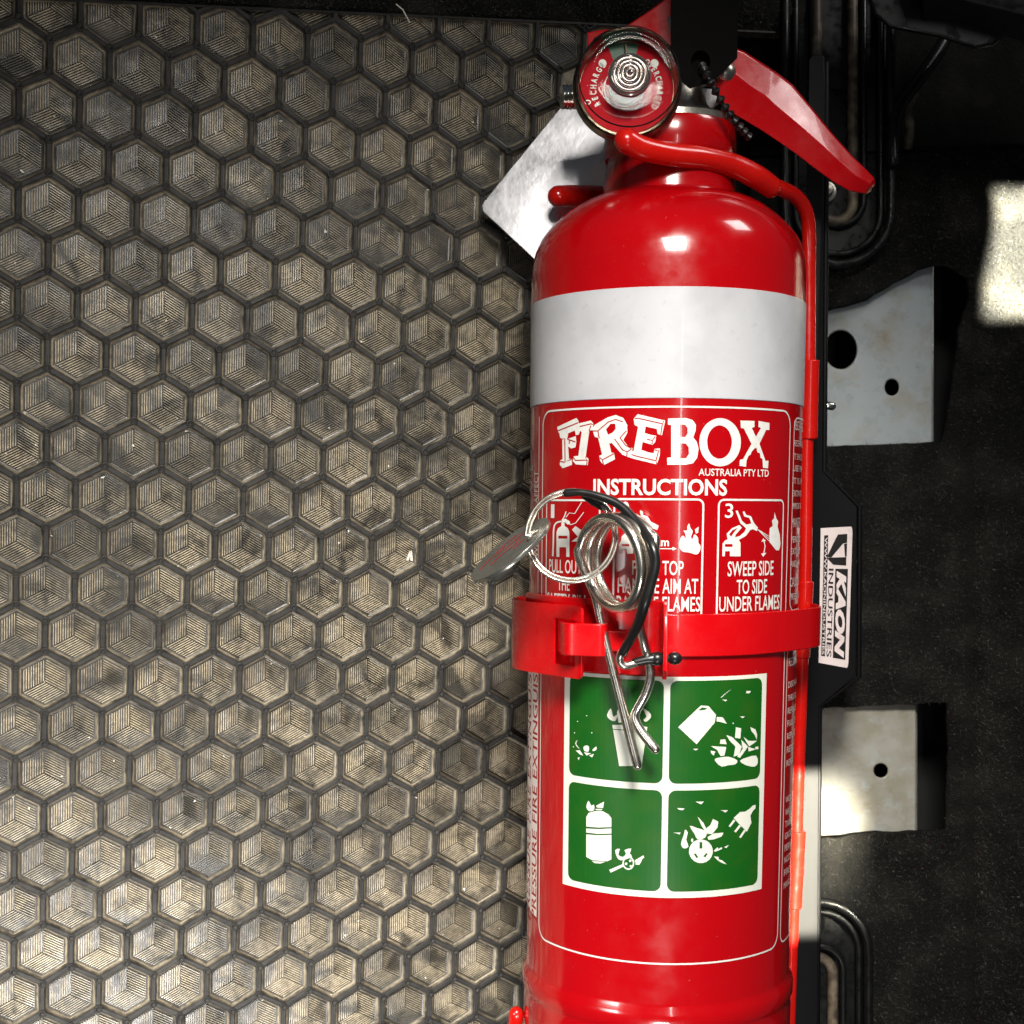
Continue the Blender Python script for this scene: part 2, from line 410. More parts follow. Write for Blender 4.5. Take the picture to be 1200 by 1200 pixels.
for a, b, kx, ky in cells:
    seen = -45 < kx < 665 and -45 < ky < 1245
    cut = above(a, b) > -CR*1.05
    kind_ = int(rng.choice(len(PADS), p=PW)); pv, pf = PADS[kind_]; padme = padmes[kind_]
    V, Fc = (pv, pf)
    if cut:
        V, Fc = clip(pv, pf, a, b)
        if len(Fc) < 3: V = None
    if V is not None and (seen and npad < 299):
        if not cut and padme is not None:
            o = bpy.data.objects.new('hexagon_pad', padme); COL.objects.link(o); o.parent = mat; o.location = (a*S, b*S, 0)
        else:
            o = mat_obj('hexagon_pad', V, Fc, M['pad'], (a, b, 0))
            if not cut: padmes[kind_] = o.data
        npad += 1
    elif V is not None:
        n0 = len(grid_v)              # hidden below the bottle: plain floor joined into the grid
        grid_v += [(a+hexpt(A_*.845, k)[0], b+hexpt(A_*.845, k)[1], ZF+2.15) for k in range(6)]; grid_f.append(tuple(n0+k for k in range(6)))
    n0 = len(grid_v)
    for ap, z in prof:
        for k in range(6):
            h = hexpt(ap, k, z); jz = (0.25*math.sin(a*.05+b*.037+k*2) if ap < A_ else 0)
            grid_v.append((a+h[0], b+h[1], z+jz))
    for l in range(len(prof)-1):
        for k in range(6): grid_f.append((n0+l*6+k, n0+l*6+(k+1) % 6, n0+l*6+6+(k+1) % 6, n0+l*6+6+k))
# little ring studs at every corner
studs = set()
for a, b, kx, ky in cells:
    for k in range(6):
        h = hexpt(A_, k); studs.add((round(a+h[0], 0), round(b+h[1], 0)))
lst = []
for s in sorted(studs):
    if all((s[0]-q[0])**2+(s[1]-q[1])**2 > 25 for q in lst[-80:]): lst.append(s)
gv, gf = clip(grid_v, grid_f, 0, 0)
gv, gf = fixn(gv, gf)
mat_obj('rib_grid', gv, gf, M['rib'], smooth=70)
sv = []; sf = []
for x, y in lst:
    if above(x, y) > -6: continue
    n0 = len(sv); pr = [(5.2, -.8), (4.6, 1.3), (3.4, 1.7), (2.3, .5), (0.01, -.6)]
    for r, z in pr:
        for k in range(10):
            t = 2*math.pi*k/10; sv.append((x+r*math.cos(t), y+r*math.sin(t), z))
    for l in range(4):
        for k in range(10): sf.append((n0+l*10+k, n0+l*10+(k+1) % 10, n0+l*10+10+(k+1) % 10, n0+l*10+10+k))
sv, sf = fixn(sv, sf)
mat_obj('ring_stud', sv, sf, M['rib'], smooth=40, kind='stuff')
# slab below, with a real cut edge along the top
q0 = ea+ed*(-60); q1 = ea+ed*1150
corners = [q1, q0, Vector((q0.x, -24*SPY)), Vector((q1.x, -24*SPY))]
corners = [Vector((max(min(c.x, 12.9*SPX), -2.2*SPX), c.y)) for c in corners]
v = [(c.x, c.y, ZF-.6) for c in corners]+[(c.x, c.y, ZF-14) for c in corners]
mat_obj('rubber_base', v, [(0, 1, 2, 3), (7, 6, 5, 4), (0, 4, 5, 1), (1, 5, 6, 2), (2, 6, 7, 3), (3, 7, 4, 0)], M['rib'])
v = []
for c in (ea+ed*(-60), ea+ed*1000): v += [(c.x, c.y, -.8), (c.x+en.x*2.5, c.y+en.y*2.5, -1.6), (c.x+en.x*2.5, c.y+en.y*2.5, -24), (c.x, c.y, -24)]
mat_obj('edge_trim', v, [(0, 4, 5, 1), (1, 5, 6, 2), (0, 3, 7, 4), (2, 6, 7, 3), (0, 1, 2, 3), (4, 7, 6, 5)], M['rib'])

# ------------------------------------------------------------------ bottle frame
TOP = P(782, 350, 36); BOT = P(769.5, 1110, -34)
AX = (BOT-TOP).normalized()                      # points down the picture
O0 = TOP+AX*((740-350)*.975)
VW = Vector((0, 0, F))-O0
WV = (VW-AX*VW.dot(AX)).normalized()
VV = AX.cross(WV)
if VV.x < 0: VV = -VV
RB = 155.6
def cyl(th, t, r=RB): return O0+AX*t+(VV*math.sin(th)+WV*math.cos(th))*r
def hit(x, y, r=RB):
    d = Vector(((x-CX)/F, -(y-CY)/F, -1.)); c = Vector((0, 0, F))-O0
    dp = d-AX*d.dot(AX); cp = c-AX*c.dot(AX)
    a = dp.dot(dp); b = 2*dp.dot(cp); cc = cp.dot(cp)-r*r; D = b*b-4*a*cc
    t = (-b-math.sqrt(max(D, 0)))/(2*a); p = c+d*t
    return math.atan2(p.dot(VV), p.dot(WV)), p.dot(AX)
def ty(y, x=776): return hit(x, y)[1]
def axt(y):                                       # axial station whose silhouette shows at pixel row y
    d = Vector(((776-CX)/F, -(y-CY)/F, -1.)); c = Vector((0, 0, F))
    t = (O0-c).dot(WV)/d.dot(WV); return (c+d*t-O0).dot(AX)
def dec_px(mb, splines, off=.45, step=6):
    """outlines in photo pixels laid on the bottle's surface"""
    v, f = flat(splines); v, f = strips([(a.x, a.y) for a in v], f, step)
    out = []
    for x, y in v:
        th, t = hit(x, y); out.append(cyl(th, t, RB+off))
    return mb.add(out, f)
def dec_ut(mb, splines, off=.45, step=6):
    """outlines in (arc length, axial) units"""
    v, f = flat(splines); v, f = strips([(a.x, a.y) for a in v], f, step)
    return mb.add([cyl(x/RB, y, RB+off) for x, y in v], f)
def U(x, y=740): return hit(x, y)[0]*RB
def dec_text(mb, s, xl, xr, yt, yb, off=.45, bold=0.0, rot=0, shear=0.0, u0=None):
    a, f, _ = text2d(s, bold, shear=shear)
    ym = (yt+yb)/2; xm = (xl+xr)/2
    if rot:                                       # reads upwards
        v, f = strips([(p[0], p[1]) for p in a], f, 10)
        ul, ur = U(xl, ym), U(xr, ym); t0, t1 = hit(xm, yt)[1], hit(xm, yb)[1]
        out = [cyl((ur+(ul-ur)*(p[1]))/RB, t1+(t0-t1)*p[0], RB+off) for p in v]
    else:
        ul, ur = U(xl, ym), U(xr, ym)
        if u0: ul, ur = u0
        t0, t1 = hit(xm, yt)[1], hit(xm, yb)[1]
        v, f = strips([(ul+(ur-ul)*p[0], p[1]) for p in a], f, 6)
        out = [cyl(p[0]/RB, t1+(t0-t1)*p[1], RB+off) for p in v]
    return mb.add(out, f)

# ------------------------------------------------------------------ extinguisher
ext = thing('fire_extinguisher', 'red dry powder fire extinguisher with white band, pressure gauge and printed instruction label', 'fire extinguisher', O0+AX*axt(1225)-WV*RB)
pr = [(60, axt(160)), (73, axt(206)), (75, axt(222)), (76, axt(234)), (86, axt(236.5)), (100, axt(243)), (113, axt(251)), (125, axt(261)), (136, axt(272)), (145.5, axt(285)),
      (151.5, axt(299)), (154.6, axt(314)), (RB, axt(330)), (RB, axt(420)), (RB, axt(560)), (RB, axt(740)), (RB, axt(900)), (RB, axt(1050)), (RB, axt(1122)), (RB+.6, axt(1126)),
      (RB+3.8, axt(1131)), (RB+5, axt(1136)), (RB+5, axt(1146)), (RB+3.6, axt(1149)), (RB+2.5, axt(1152)), (RB+3, axt(1160)), (RB+3, axt(1190)), (RB-2, axt(1212)), (RB-22, axt(1226)), (RB-60, axt(1230))]
mb = MB(); lathe(mb, pr, O0, AX, WV, 160)
obj('bottle', mb, M['body'], ext, smooth=60)
mb = MB(); lathe(mb, [(RB+.2, ty(335.5)), (RB+.7, ty(336)), (RB+.7, ty(466)), (RB+.2, ty(466.5))], O0, AX, WV, 160)
obj('identification_band', mb, M['white'], ext, smooth=True)

def ring_rr(x0, y0, x1, y1, r, w):                # rounded frame (outer + inner outline)
    return [rrect(x0, y0, x1, y1, r, 7), rrect(x0+w, y0+w, x1-w, y1-w, max(r-w, .5), 7)]
# printed frames
mb = MB()
dec_ut(mb, ring_rr(U(635.5, 600), ty(475.5), U(923.5, 600), ty(1130.5), 17, 1.9))
dec_ut(mb, ring_rr(U(927.5, 600), ty(482), U(927.5, 600)+70, ty(722), 12, 1.9))
dec_ut(mb, ring_rr(U(926, 600), ty(764), U(926, 600)+70, ty(1130), 12, 1.9))
dec_ut(mb, ring_rr(U(640.5, 600), ty(585.5), U(704, 600), ty(745), 7, 2))
dec_ut(mb, ring_rr(U(719, 600), ty(584), U(825, 600), ty(745), 7, 2))
dec_ut(mb, ring_rr(U(841, 600), ty(584), U(918, 600), ty(745), 7, 2))
dec_ut(mb, [stroke([(U(631.5, 600), ty(482)), (U(631.5, 600), ty(1090))], 1.6)])
obj('label_frame', mb, M['ink'], ext)
# title lettering
B = lambda pts: cz(640, 470, 4.286, pts)
Fp = [(57,130),(153,85),(163,98),(168,125),(172,150),(165,168),(150,172),(146,148),(112,162),(108,190),(128,184),(150,176),(153,205),(148,232),(128,238),(112,228),(116,290),(130,290),(132,320),(84,338),(70,320),(72,298),(84,292),(82,190),(66,180)]
Ip = [(166,112),(225,98),(238,112),(236,145),(218,150),(200,278),(214,290),(210,322),(150,318),(135,300),(140,278),(163,275),(180,155),(172,150)]
Rp = [(232,140),(245,120),(310,82),(350,70),(388,85),(408,120),(408,160),(388,196),(412,228),(434,236),(432,258),(408,280),(382,268),(330,210),(318,215),(328,258),(342,262),(347,292),(290,322),(272,300),(268,275),(282,268),(262,185),(245,180)]
Rh = [(302,142),(325,114),(348,114),(350,140),(335,158),(312,170)]
Ep = [(440,90),(460,66),(598,98),(590,135),(582,172),(560,165),(556,140),(500,128),(495,160),(520,168),(553,175),(548,205),(535,220),(508,212),(485,205),(478,245),(515,258),(540,262),(545,240),(572,238),(570,275),(556,318),(440,290),(410,280),(415,262),(440,250),(462,130),(445,120)]
Bp = [(612,88),(700,85),(735,95),(752,120),(750,150),(738,182),(756,205),(765,240),(758,285),(738,312),(700,320),(608,320),(608,285),(628,282),(628,120),(612,118)]
Bh1 = [(672,118),(698,119),(710,135),(711,160),(700,180),(672,182)]; Bh2 = [(672,212),(700,213),(715,230),(717,265),(703,287),(672,288)]
Xp = [(975,98),(1045,100),(1045,130),(1032,135),(1052,180),(1078,135),(1065,130),(1065,100),(1120,110),(1120,145),(1103,145),(1070,215),(1100,300),(1115,300),(1113,338),(1088,335),(1085,290),(1075,285),(1072,262),(1060,258),(1055,235),(1045,238),(1030,255),(1025,270),(1015,275),(1005,300),(1003,330),(970,325),(972,295),(988,292),(1030,215),(992,138),(977,135)]
mb = MB()
for sp_ in ([Fp], [Ip], [Rp, Rh], [Ep], [Bp, Bh1, Bh2], [circ(873, 207, 104, 121, 40), circ(870, 206, 62, 84, 36)], [Xp]):
    dec_px(mb, [B(q) for q in sp_])
obj('title_lettering', mb, M['ink'], ext)
mb = MB()
for ln in ([(60,150),(164,108)], [(66,158),(70,182)], [(84,190),(96,188),(98,305),(130,292)], [(72,302),(96,308)], [(108,190),(122,196),(150,205)], [(120,196),(118,215)],
           [(170,128),(228,114),(236,118)], [(200,280),(208,296),(150,298),(138,282)], [(208,296),(206,320)], [(218,150),(226,124)],
           [(236,150),(262,150),(312,106),(350,92),(386,104)], [(262,150),(268,186)], [(272,285),(284,295),(342,264)], [(284,295),(290,320)], [(372,184),(404,150)], [(372,184),(400,222),(430,238)], [(345,190),(385,245),(408,255),(430,240)], [(408,255),(406,278)],
           [(446,88),(462,86),(584,114),(592,100)], [(584,114),(576,168)], [(430,268),(450,275),(552,300),(556,316)], [(552,300),(566,245)], [(508,192),(534,198),(548,178)], [(534,198),(532,216)], [(560,250),(545,244)]):
    dec_px(mb, [stroke(B(ln), 1.15)], off=.75)
obj('title_outline', mb, M['redink'], ext)
mb = MB()
dec_text(mb, 'AUSTRALIA PTY LTD', 818.5, 900.5, 549.5, 558, bold=.012)
dec_text(mb, 'INSTRUCTIONS', 695.5, 852, 561, 580.5, bold=.028)
dec_text(mb, 'PULL OUT', 644, 682, 656, 672, bold=.009); dec_text(mb, 'THE', 654, 668, 677, 692, bold=.009); dec_text(mb, 'SAFETY PIN', 641.5, 686, 696, 712, bold=.009)
dec_text(mb, 'PRESS TOP', 741, 801, 657, 674, bold=.009); dec_text(mb, 'HANDLE AIM AT', 724, 818, 678, 695.5, bold=.009); dec_text(mb, 'BASE OF FLAMES', 722.5, 820.5, 699, 716.5, bold=.009)
dec_text(mb, 'SWEEP SIDE', 852.5, 906, 657.5, 675, bold=.009); dec_text(mb, 'TO SIDE', 863, 898.5, 679, 696, bold=.009); dec_text(mb, 'UNDER FLAMES', 842.5, 913, 698.5, 716, bold=.009)
dec_text(mb, '2', 729.5, 738, 588, 605, bold=.009); dec_text(mb, '3', 849.5, 859, 590, 607, bold=.009); dec_text(mb, '1', 646, 650, 591, 607, bold=.009)
dec_text(mb, '2m', 767.5, 784, 630, 640, bold=.025)
obj('instruction_text', mb, M['ink'], ext)
# small print on the right, running round under the rod
mb = MB()
y = 496
for y, s in zip((491, 514, 530, 544, 559, 574, 589, 607, 629, 643, 658, 678, 697), ('RECHARGE', 'RECHARGE', 'IT SHOULD', 'USE FIRE', 'IT IS IMP', 'EXTINGUI', 'IMPORTAN', 'MAINTEN', 'PERIODIC', 'EXTINGUI', 'AND WHEN', 'CAUTION', 'PRESSURE')):
    u = U(930.5-(y-490)*.025, y); dec_text(mb, s, 900, 930, y, y+(11 if s in ('MAINTEN', 'CAUTION') or y < 500 else 7.5), bold=0, u0=(u, u+6.0*len(s)))
for y, s in zip((774, 802, 818, 833, 848, 863, 879, 895, 938, 953, 967, 981, 995, 1009, 1024, 1039), ('RECHARGE', 'DISCHARG', 'THROUGH', 'REPLACE', 'FULL OF', 'REPLACE', 'REFIT', 'REFER', 'WORKING', 'WATER', 'TARE', 'GROSS', 'PERMIT', 'NOZZLE', 'FIRE', 'MANUFACT')):
    u = U(924-(y-774)*.022, y); dec_text(mb, s, 900, 920, y, y+(10 if y < 790 else 7.5), bold=0, u0=(u, u+6.0*len(s)))
dec_text(mb, 'AFFECT', 626.6, 631, 552, 590, rot=1); dec_text(mb, 'WIN', 626.6, 631, 630, 653, rot=1); dec_text(mb, 'OTE', 621, 624.6, 545, 575, rot=1)
tag(obj('small_print', mb, M['ink'], ext), kind='stuff')
# pictograms
C1 = lambda pts: cz(630, 575, 8, pts); C2 = lambda pts: cz(770, 575, 8, pts)
mb = MB()
dec_px(mb, [C1([(180,620),(180,390),(195,352),(225,332),(226,300),(254,300),(256,332),(287,352),(300,390),(300,620),(272,620),(272,530),(207,530),(207,620)]), C1([(197,422),(282,422),(282,450),(197,450)])])
dec_px(mb, [stroke(C1(cr([(145,615),(150,500),(155,350),(182,300),(228,288)], 4)), 1.7)])
dec_px(mb, [stroke(C1([(232,278),(255,240),(270,195)]), 1.1)]); dec_px(mb, [stroke(C1([(268,250),(300,208),(350,215),(415,108)]), .8)]); dec_px(mb, [stroke(C1([(280,300),(312,320),(360,302),(435,202)]), .8)])
dec_px(mb, [C1([(228,272),(262,262),(300,285),(310,310),(285,318),(262,296),(232,300)])])
dec_px(mb, [C1([(325,365),(358,332),(410,368),(440,398),(488,362),(498,385),(446,425),(465,488),(400,478),(320,476),(380,432),(352,400)])])
dec_px(mb, [C1([(960,185),(985,192),(990,228),(1032,240),(1062,290),(1135,328),(1122,368),(1052,345),(1028,300),(1008,262),(968,238)])])
dec_px(mb, [C1([(765,590),(765,500),(785,470),(790,430),(820,400),(900,440),(895,475),(895,590),(840,590),(835,545),(790,545),(788,590)]), C1([(790,500),(860,500),(860,522),(790,522)])])
dec_px(mb, [stroke([(767, 643), (789, 643)], 1.1)]); dec_px(mb, [[(788, 640.8), (793, 643), (788, 645.2)]])
dec_px(mb, [C2(cr([(205,490),(222,440),(245,422),(268,448),(262,400),(246,375),(280,372),(284,335),(300,308),(312,350),(334,382),(318,430),(330,455),(348,410),(382,440),(386,490),(406,515),(402,560),(370,598),(300,580),(245,572),(212,540)], 3, True))])
dec_px(mb, [C2([(356,362),(390,338),(384,395),(362,402)])])
dec_px(mb, [C2([(610,615),(612,495),(635,468),(660,458),(650,405),(700,352),(770,322),(792,348),(735,412),(728,438),(772,425),(818,385),(832,352),(778,305),(735,192),(752,186),(795,285),(835,318),(882,308),(862,255),(815,242),(800,200),(815,192),(832,225),(878,240),(905,302),(942,345),(935,380),(900,362),(872,368),(832,422),(765,462),(780,490),(780,615),(682,615),(680,568),(636,568),(632,615)]), C2([(635,500),(705,500),(705,528),(635,528)]), C2([(672,410),(705,370),(755,348),(712,400),(695,430)])])
dec_px(mb, [C2([(1050,405),(1054,352),(1082,330),(1074,282),(1094,260),(1098,202),(1114,258),(1132,288),(1126,340),(1146,408),(1154,500),(1140,560),(1112,558),(1050,480)])])
for q in ((1115, 470), (1110, 500), (1105, 530)): dec_px(mb, [stroke(C2([(940, 362), q]), .7)])
dec_px(mb, [stroke(C2([(998,462),(1010,520),(995,600)]), 1.0)]); dec_px(mb, [C2([(975,478),(992,448),(1018,472)])]); dec_px(mb, [C2([(972,590),(992,620),(1022,582)])])
obj('instruction_pictogram', mb, M['ink'], ext)
# pale strip with vertical lettering on the left edge
UE = -1.46*RB
mb = MB(); dec_ut(mb, [[(UE-20, ty(782)), (U(630.5, 900), ty(782)), (U(630.5, 900), ty(1108)), (UE-20, ty(1102))]], off=.4)
obj('side_strip', mb, M['strip'], ext)
mb = MB(); dec_text(mb, 'PRESSURE FIRE EXTINGUISHER', 624.6, 630, 742, 1078, off=.6, rot=1, bold=.009); dec_text(mb, 'PRESSURE FIRE EXTINGUISHER', 619.2, 622.6, 742, 1078, off=.6, rot=1, bold=.009)
obj('side_lettering', mb, M['redink'], ext)
# green classification sticker
stk = MB(); u0, u1, um0, um1 = U(661, 900), U(895.5, 900), U(776.5, 900), U(783.8, 900)
dec_ut(stk, [[(u0, ty(793)), (u1, ty(793)), (u1, ty(1052)), (u0, ty(1052))]], off=.4)
stk = obj('class_sticker', stk, M['cream'], ext)
ul, ur = U(667.3, 900), U(890.3, 900)
for (a, b, c, d) in ((ul, ty(797.5), um0, ty(918)), (um1, ty(797.5), ur, ty(918)), (ul, ty(926), um0, ty(1044.5)), (um1, ty(926), ur, ty(1044.5))):
    mb = MB(); dec_ut(mb, [rrect(a, b, c, d, 8)], off=.6); obj('green_panel', mb, M['green'], stk)
G = lambda pts: cz(640, 760, 3.75, pts)
mb = MB()
def g(*sp_): dec_px(mb, [G(q) for q in sp_], off=.8)
g([(292,335),(400,335),(445,345),(420,515),(322,516)])                           # waste bin
g(cr([(285,262),(292,285),(298,300),(318,285),(305,318),(282,312),(268,292)], 2, True)); g(cr([(425,262),(452,278),(462,300),(440,322),(428,312),(442,298)], 2, True)); g([(318,325),(312,280),(322,255),(336,290),(345,325)])
for a, b in ((140,320),(180,295),(127,370),(202,370),(122,432)): g(circ(a, b, 2.6, n=6))
g(cr([(140,400),(134,420),(150,440),(138,432),(130,415)], 2, True)); g(cr([(180,425),(190,432),(188,452),(170,450),(166,432)], 2, True)); g(cr([(205,445),(222,430),(222,445),(210,450)], 2, True))
g([(132,448),(150,446),(165,470),(150,465)]); g([(168,455),(200,460),(180,470)]); g([(140,480),(150,476),(145,490)]); g([(190,470),(212,462),(204,478)])
g([(580,345),(660,268),(680,250),(712,252),(745,290),(740,325),(660,420)], [(666,272),(685,258),(708,262),(695,270)])      # fuel can
g([(748,300),(775,302),(793,330),(778,326),(765,322),(748,320)])
g([(878,186),(898,186),(892,196),(876,196)]); g([(772,224),(794,224),(788,232)]); g([(850,298),(872,298),(862,306)]); g([(645,440),(668,440),(656,448)]); g(circ(820, 328, 3.2, n=6)); g([(808,180),(812,178),(768,216),(765,214)])
g([(722,428),(790,432),(782,470),(765,472),(750,445)]); g([(765,400),(785,398),(792,420),(762,418)]); g([(790,380),(815,388),(858,430),(845,468),(822,474),(830,430),(805,405)]); g([(832,345),(855,350),(852,395),(828,392)])
g([(855,400),(885,430),(850,480),(838,475),(862,440)]); g([(865,388),(888,405),(925,405),(890,430)]); g([(895,345),(918,355),(925,380),(922,400),(915,380),(900,362)]); g([(885,432),(920,442),(888,452)])
g(cr([(740,485),(765,478),(800,475),(838,490),(830,508),(800,512),(770,518),(748,502)], 2, True)); g(cr([(850,492),(880,478),(920,470),(928,500),(915,518),(885,515),(862,505)], 2, True)); g([(722,448),(742,452),(735,470),(724,460)]); g([(915,432),(930,430),(930,442),(918,442)])
g([(178,782),(178,740),(188,722),(215,714),(250,714),(275,728),(288,745),(288,784),(230,786)]); g([(178,790),(230,793),(288,790),(288,812),(230,814),(178,808)])          # gas bottle
g([(178,816),(230,820),(288,818),(288,925),(270,934),(205,930),(178,915)]); g([(202,934),(262,936),(240,944),(215,942)])
g(cr([(188,668),(200,690),(212,685),(212,710),(190,714),(178,695)], 2, True)); g([(222,690),(256,672),(252,700),(224,698)]); g([(218,704),(248,704),(245,710),(220,710)])
g([(278,972),(340,945),(345,955),(285,984)]); g([(390,930),(428,908),(432,918),(392,940)]); g(circ(362, 942, 26, 30, 18), circ(362, 942, 20, 23, 16)); g(circ(352, 945, 6, n=8)); g(circ(370, 932, 6, n=8)); g(circ(372, 955, 5, n=8))
g(cr([(305,885),(325,880),(318,905),(338,915),(352,900),(345,885),(375,878),(368,900),(378,915),(330,930),(312,915)], 2, True)); g([(405,920),(425,922),(410,950),(392,948)])
g(circ(679, 890, 52, 52, 30), [(673,850),(685,850),(685,878),(673,878)], [(648,902),(656,900),(668,916),(660,920)], [(702,898),(708,902),(698,918),(690,912)])      # socket on fire
g(cr([(610,795),(622,808),(615,840),(625,870),(605,878),(592,860),(600,830),(606,812)], 2, True)); g(cr([(630,778),(662,788),(702,802),(698,830),(665,838),(652,815)], 2, True)); g([(665,738),(690,765),(702,790),(720,775),(732,748),(755,760),(752,785),(728,815),(704,812),(682,778)]); g([(708,828),(735,812),(778,808),(770,825),(735,838),(712,840)]); g(circ(641, 842, 5, 9, 8))
g([(822,744),(850,718),(872,716),(892,704),(905,690),(918,686),(918,700),(905,715),(895,735),(900,765),(880,804),(850,775)]); g([(822,750),(830,756),(808,784),(800,780)]); g([(846,774),(854,780),(832,808),(824,803)]); g([(868,795),(876,800),(854,832),(846,828)])
g([(575,700),(608,702),(600,710),(584,708)]); g([(655,672),(692,672),(680,684),(670,680)]); g([(764,710),(798,710),(785,720),(778,714)]); g([(558,808),(592,808),(584,816),(576,812)])
g([(735,888),(752,872),(755,880),(770,872),(772,880),(742,892)]); g([(780,872),(802,862),(790,876)]); g([(735,912),(755,915),(758,926),(772,930),(792,948),(768,940),(750,928)])
obj('hazard_pictogram', mb, M['cream'], stk)
mb = MB(); dec_px(mb, [stroke(G([(295,354),(345,358)]), .8)], off=1.0); dec_px(mb, [stroke(G([(295,330),(330,330)]), .8)], off=1.0); obj('bin_line', mb, M['green'], stk)

# neck collar, nickel flange and valve
NT = axt(152)
mb = MB(); lathe(mb, [(66, axt(153)), (73, axt(154)), (74.5, axt(158)), (74.5, axt(186)), (73, axt(189)), (70, axt(190)), (70, axt(200))], O0, AX, WV, 96)
obj('neck_collar', mb, M['collar'], ext, smooth=40)
mb = MB(); lathe(mb, [(20, axt(142)), (60, axt(143)), (70, axt(144.5)), (73, axt(147)), (73, axt(153.5)), (70, axt(155)), (40, axt(155))], O0, AX, WV, 96)
obj('valve_flange', mb, M['nickel'], ext, smooth=40)
mb = MB(); lathe(mb, [(56, axt(143.5)), (46, axt(138)), (38, axt(128)), (32, axt(112)), (28, axt(95)), (20, axt(80)), (19, axt(30)), (17, axt(25)), (1, axt(25))], O0+WV*6+VV*4, AX, WV, 48)
obj('valve_body', mb, M['nickel'], ext, smooth=50)
# outlet nub left of the gauge
mb = MB(); a = P(742, 112, 60); b = P(658, 114, 74)
tube(mb, [a, b], 12.5, 24, cap=False); d = (a-b).normalized()
for q in range(4): tube(mb, [b+d*(1+q*4.2), b+d*(2.6+q*4.2)], 13.3, 24, cap=False)
obj('valve_port', mb, M['chrome'], ext, smooth=40)

# gauge
GC = P(734.5, 103, 128); ga = Vector((0, .0, 1)); ge = Vector((1, 0, 0))
mb = MB(); lathe(mb, [(1, -42), (30, -42), (44, -30), (55, -14), (58.5, -4), (58.5, 6), (56, 9), (53, 9.5), (51, 6), (51, -3), (1, -3)], GC, ga, ge, 72)
gauge = obj('pressure_gauge', mb, M['brass'], ext, smooth=45)
mb = MB(); v, f = flat([circ(0, 0, 50.5, n=64)]); mb.add([GC+Vector((p.x, p.y, -2)) for p in v], f); obj('dial', mb, M['dialred'], gauge)
mb = MB()
arc = [(50*math.sin(math.radians(q)), 50*math.cos(math.radians(q))) for q in range(-22, 19, 4)]+[(16*math.sin(math.radians(q)), 16*math.cos(math.radians(q))) for q in range(18, -23, -8)]
v, f = flat([arc]); mb.add([GC+Vector((p.x-2, p.y, -1.6)) for p in v], f); obj('green_sector', mb, M['dialgreen'], gauge)
mb = MB()
def arc_text(s, r, a0, a1, h, flipd=False):
    for i, ch in enumerate(s):
        if ch == ' ': continue
        a = math.radians(a0+(a1-a0)*i/(len(s)-1)); tv, tf, sz = text2d(ch, .02)
        wd = h*sz[0]/max(sz[1], .3)*.7
        if wd > h*.75: wd = h*.75
        cx, cy = r*math.sin(a), r*math.cos(a); t = Vector((math.cos(a), -math.sin(a))); n = Vector((math.sin(a), math.cos(a)))
        if flipd: t = -t; n = -n
        mb.add([GC+Vector((cx, cy, -1.2))+Vector((*(t*(p[0]-.5)*wd+n*(p[1]-.5)*h), 0)) for p in tv], tf)
arc_text('RECHARGE', 36, -118, -46, 6.6); arc_text('OVERCHARGED', 36, 38, 124, 6.6)
v, f = flat([circ(-26, 27, 4.3, n=18)]); mb.add([GC+Vector((p.x, p.y, -1.2)) for p in v], f)
v, f = flat([circ(30, 27, 4.5, n=18)]); mb.add([GC+Vector((p.x, p.y, -1.2)) for p in v], f)
v, f = flat([circ(-42, -15, 3.4, 2.6, 16), circ(-42, -15, 2.4, 1.6, 16)]); mb.add([GC+Vector((p.x, p.y, -1.2)) for p in v], f)
v, f = flat([circ(0, 0, 24.5, n=48), circ(0, 0, 23.8, n=48)]); mb.add([GC+Vector((p.x, p.y, -1.1)) for p in v], f)
obj('dial_marking', mb, M['ink'], gauge)
mb = MB(); tube(mb, [GC+Vector((0, -10, 1)), GC+Vector((-1.5, 46, 3))], [2.4, 1.2], 8); obj('needle', mb, M['brass'], gauge, smooth=True)
mb = MB(); lathe(mb, [(19, -1), (19, 3), (17.5, 4), (8, 4), (.05, 4.5)], GC, ga, ge, 40); obj('movement_cover', mb, M['nickel'], gauge, smooth=40)
# clear lens: wall, rounded shoulder, flat front, ringed boss
mb = MB(); lathe(mb, [(55, 8), (55.5, 14), (54.5, 26), (52.5, 31), (49, 34), (45, 35.2), (43.5, 34.6), (36, 34.8), (24, 35)], GC, ga, ge, 80)
lathe(mb, [(52.5, 8), (52.5, 24), (50, 30), (46, 32.4), (24, 32.6)], GC, ga, ge, 80)
obj('lens', mb, M['clear'], gauge, smooth=50)
mb = MB(); pr_ = [(23, 33), (22.5, 36)]
for q in range(4):
    r = 21-q*4.3; pr_ += [(r, 36.6+q*.8), (r-.5, 38.3+q*.8), (r-1.3, 39.0+q*.8), (r-2.3, 38.6+q*.8), (r-3.3, 37.2+q*.8), (r-4.0, 36.8+q*.8)]
pr_ += [(3.8, 41), (2.6, 43), (.05, 43.8)]
lathe(mb, pr_, GC, ga, ge, 64); obj('lens_boss', mb, M['clear2'], gauge, smooth=50)
mb = MB(); lathe(mb, [(56.0, 5), (56.8, 8), (56.8, 10), (56, 11), (55.4, 10)], GC, ga, ge, 80); lathe(mb, [(53.6, 29.5), (54, 30.6), (53.2, 31.8), (52.6, 31.4)], GC, ga, ge, 80)
obj('bezel_ring', mb, M['blackplastic'], gauge, smooth=50)

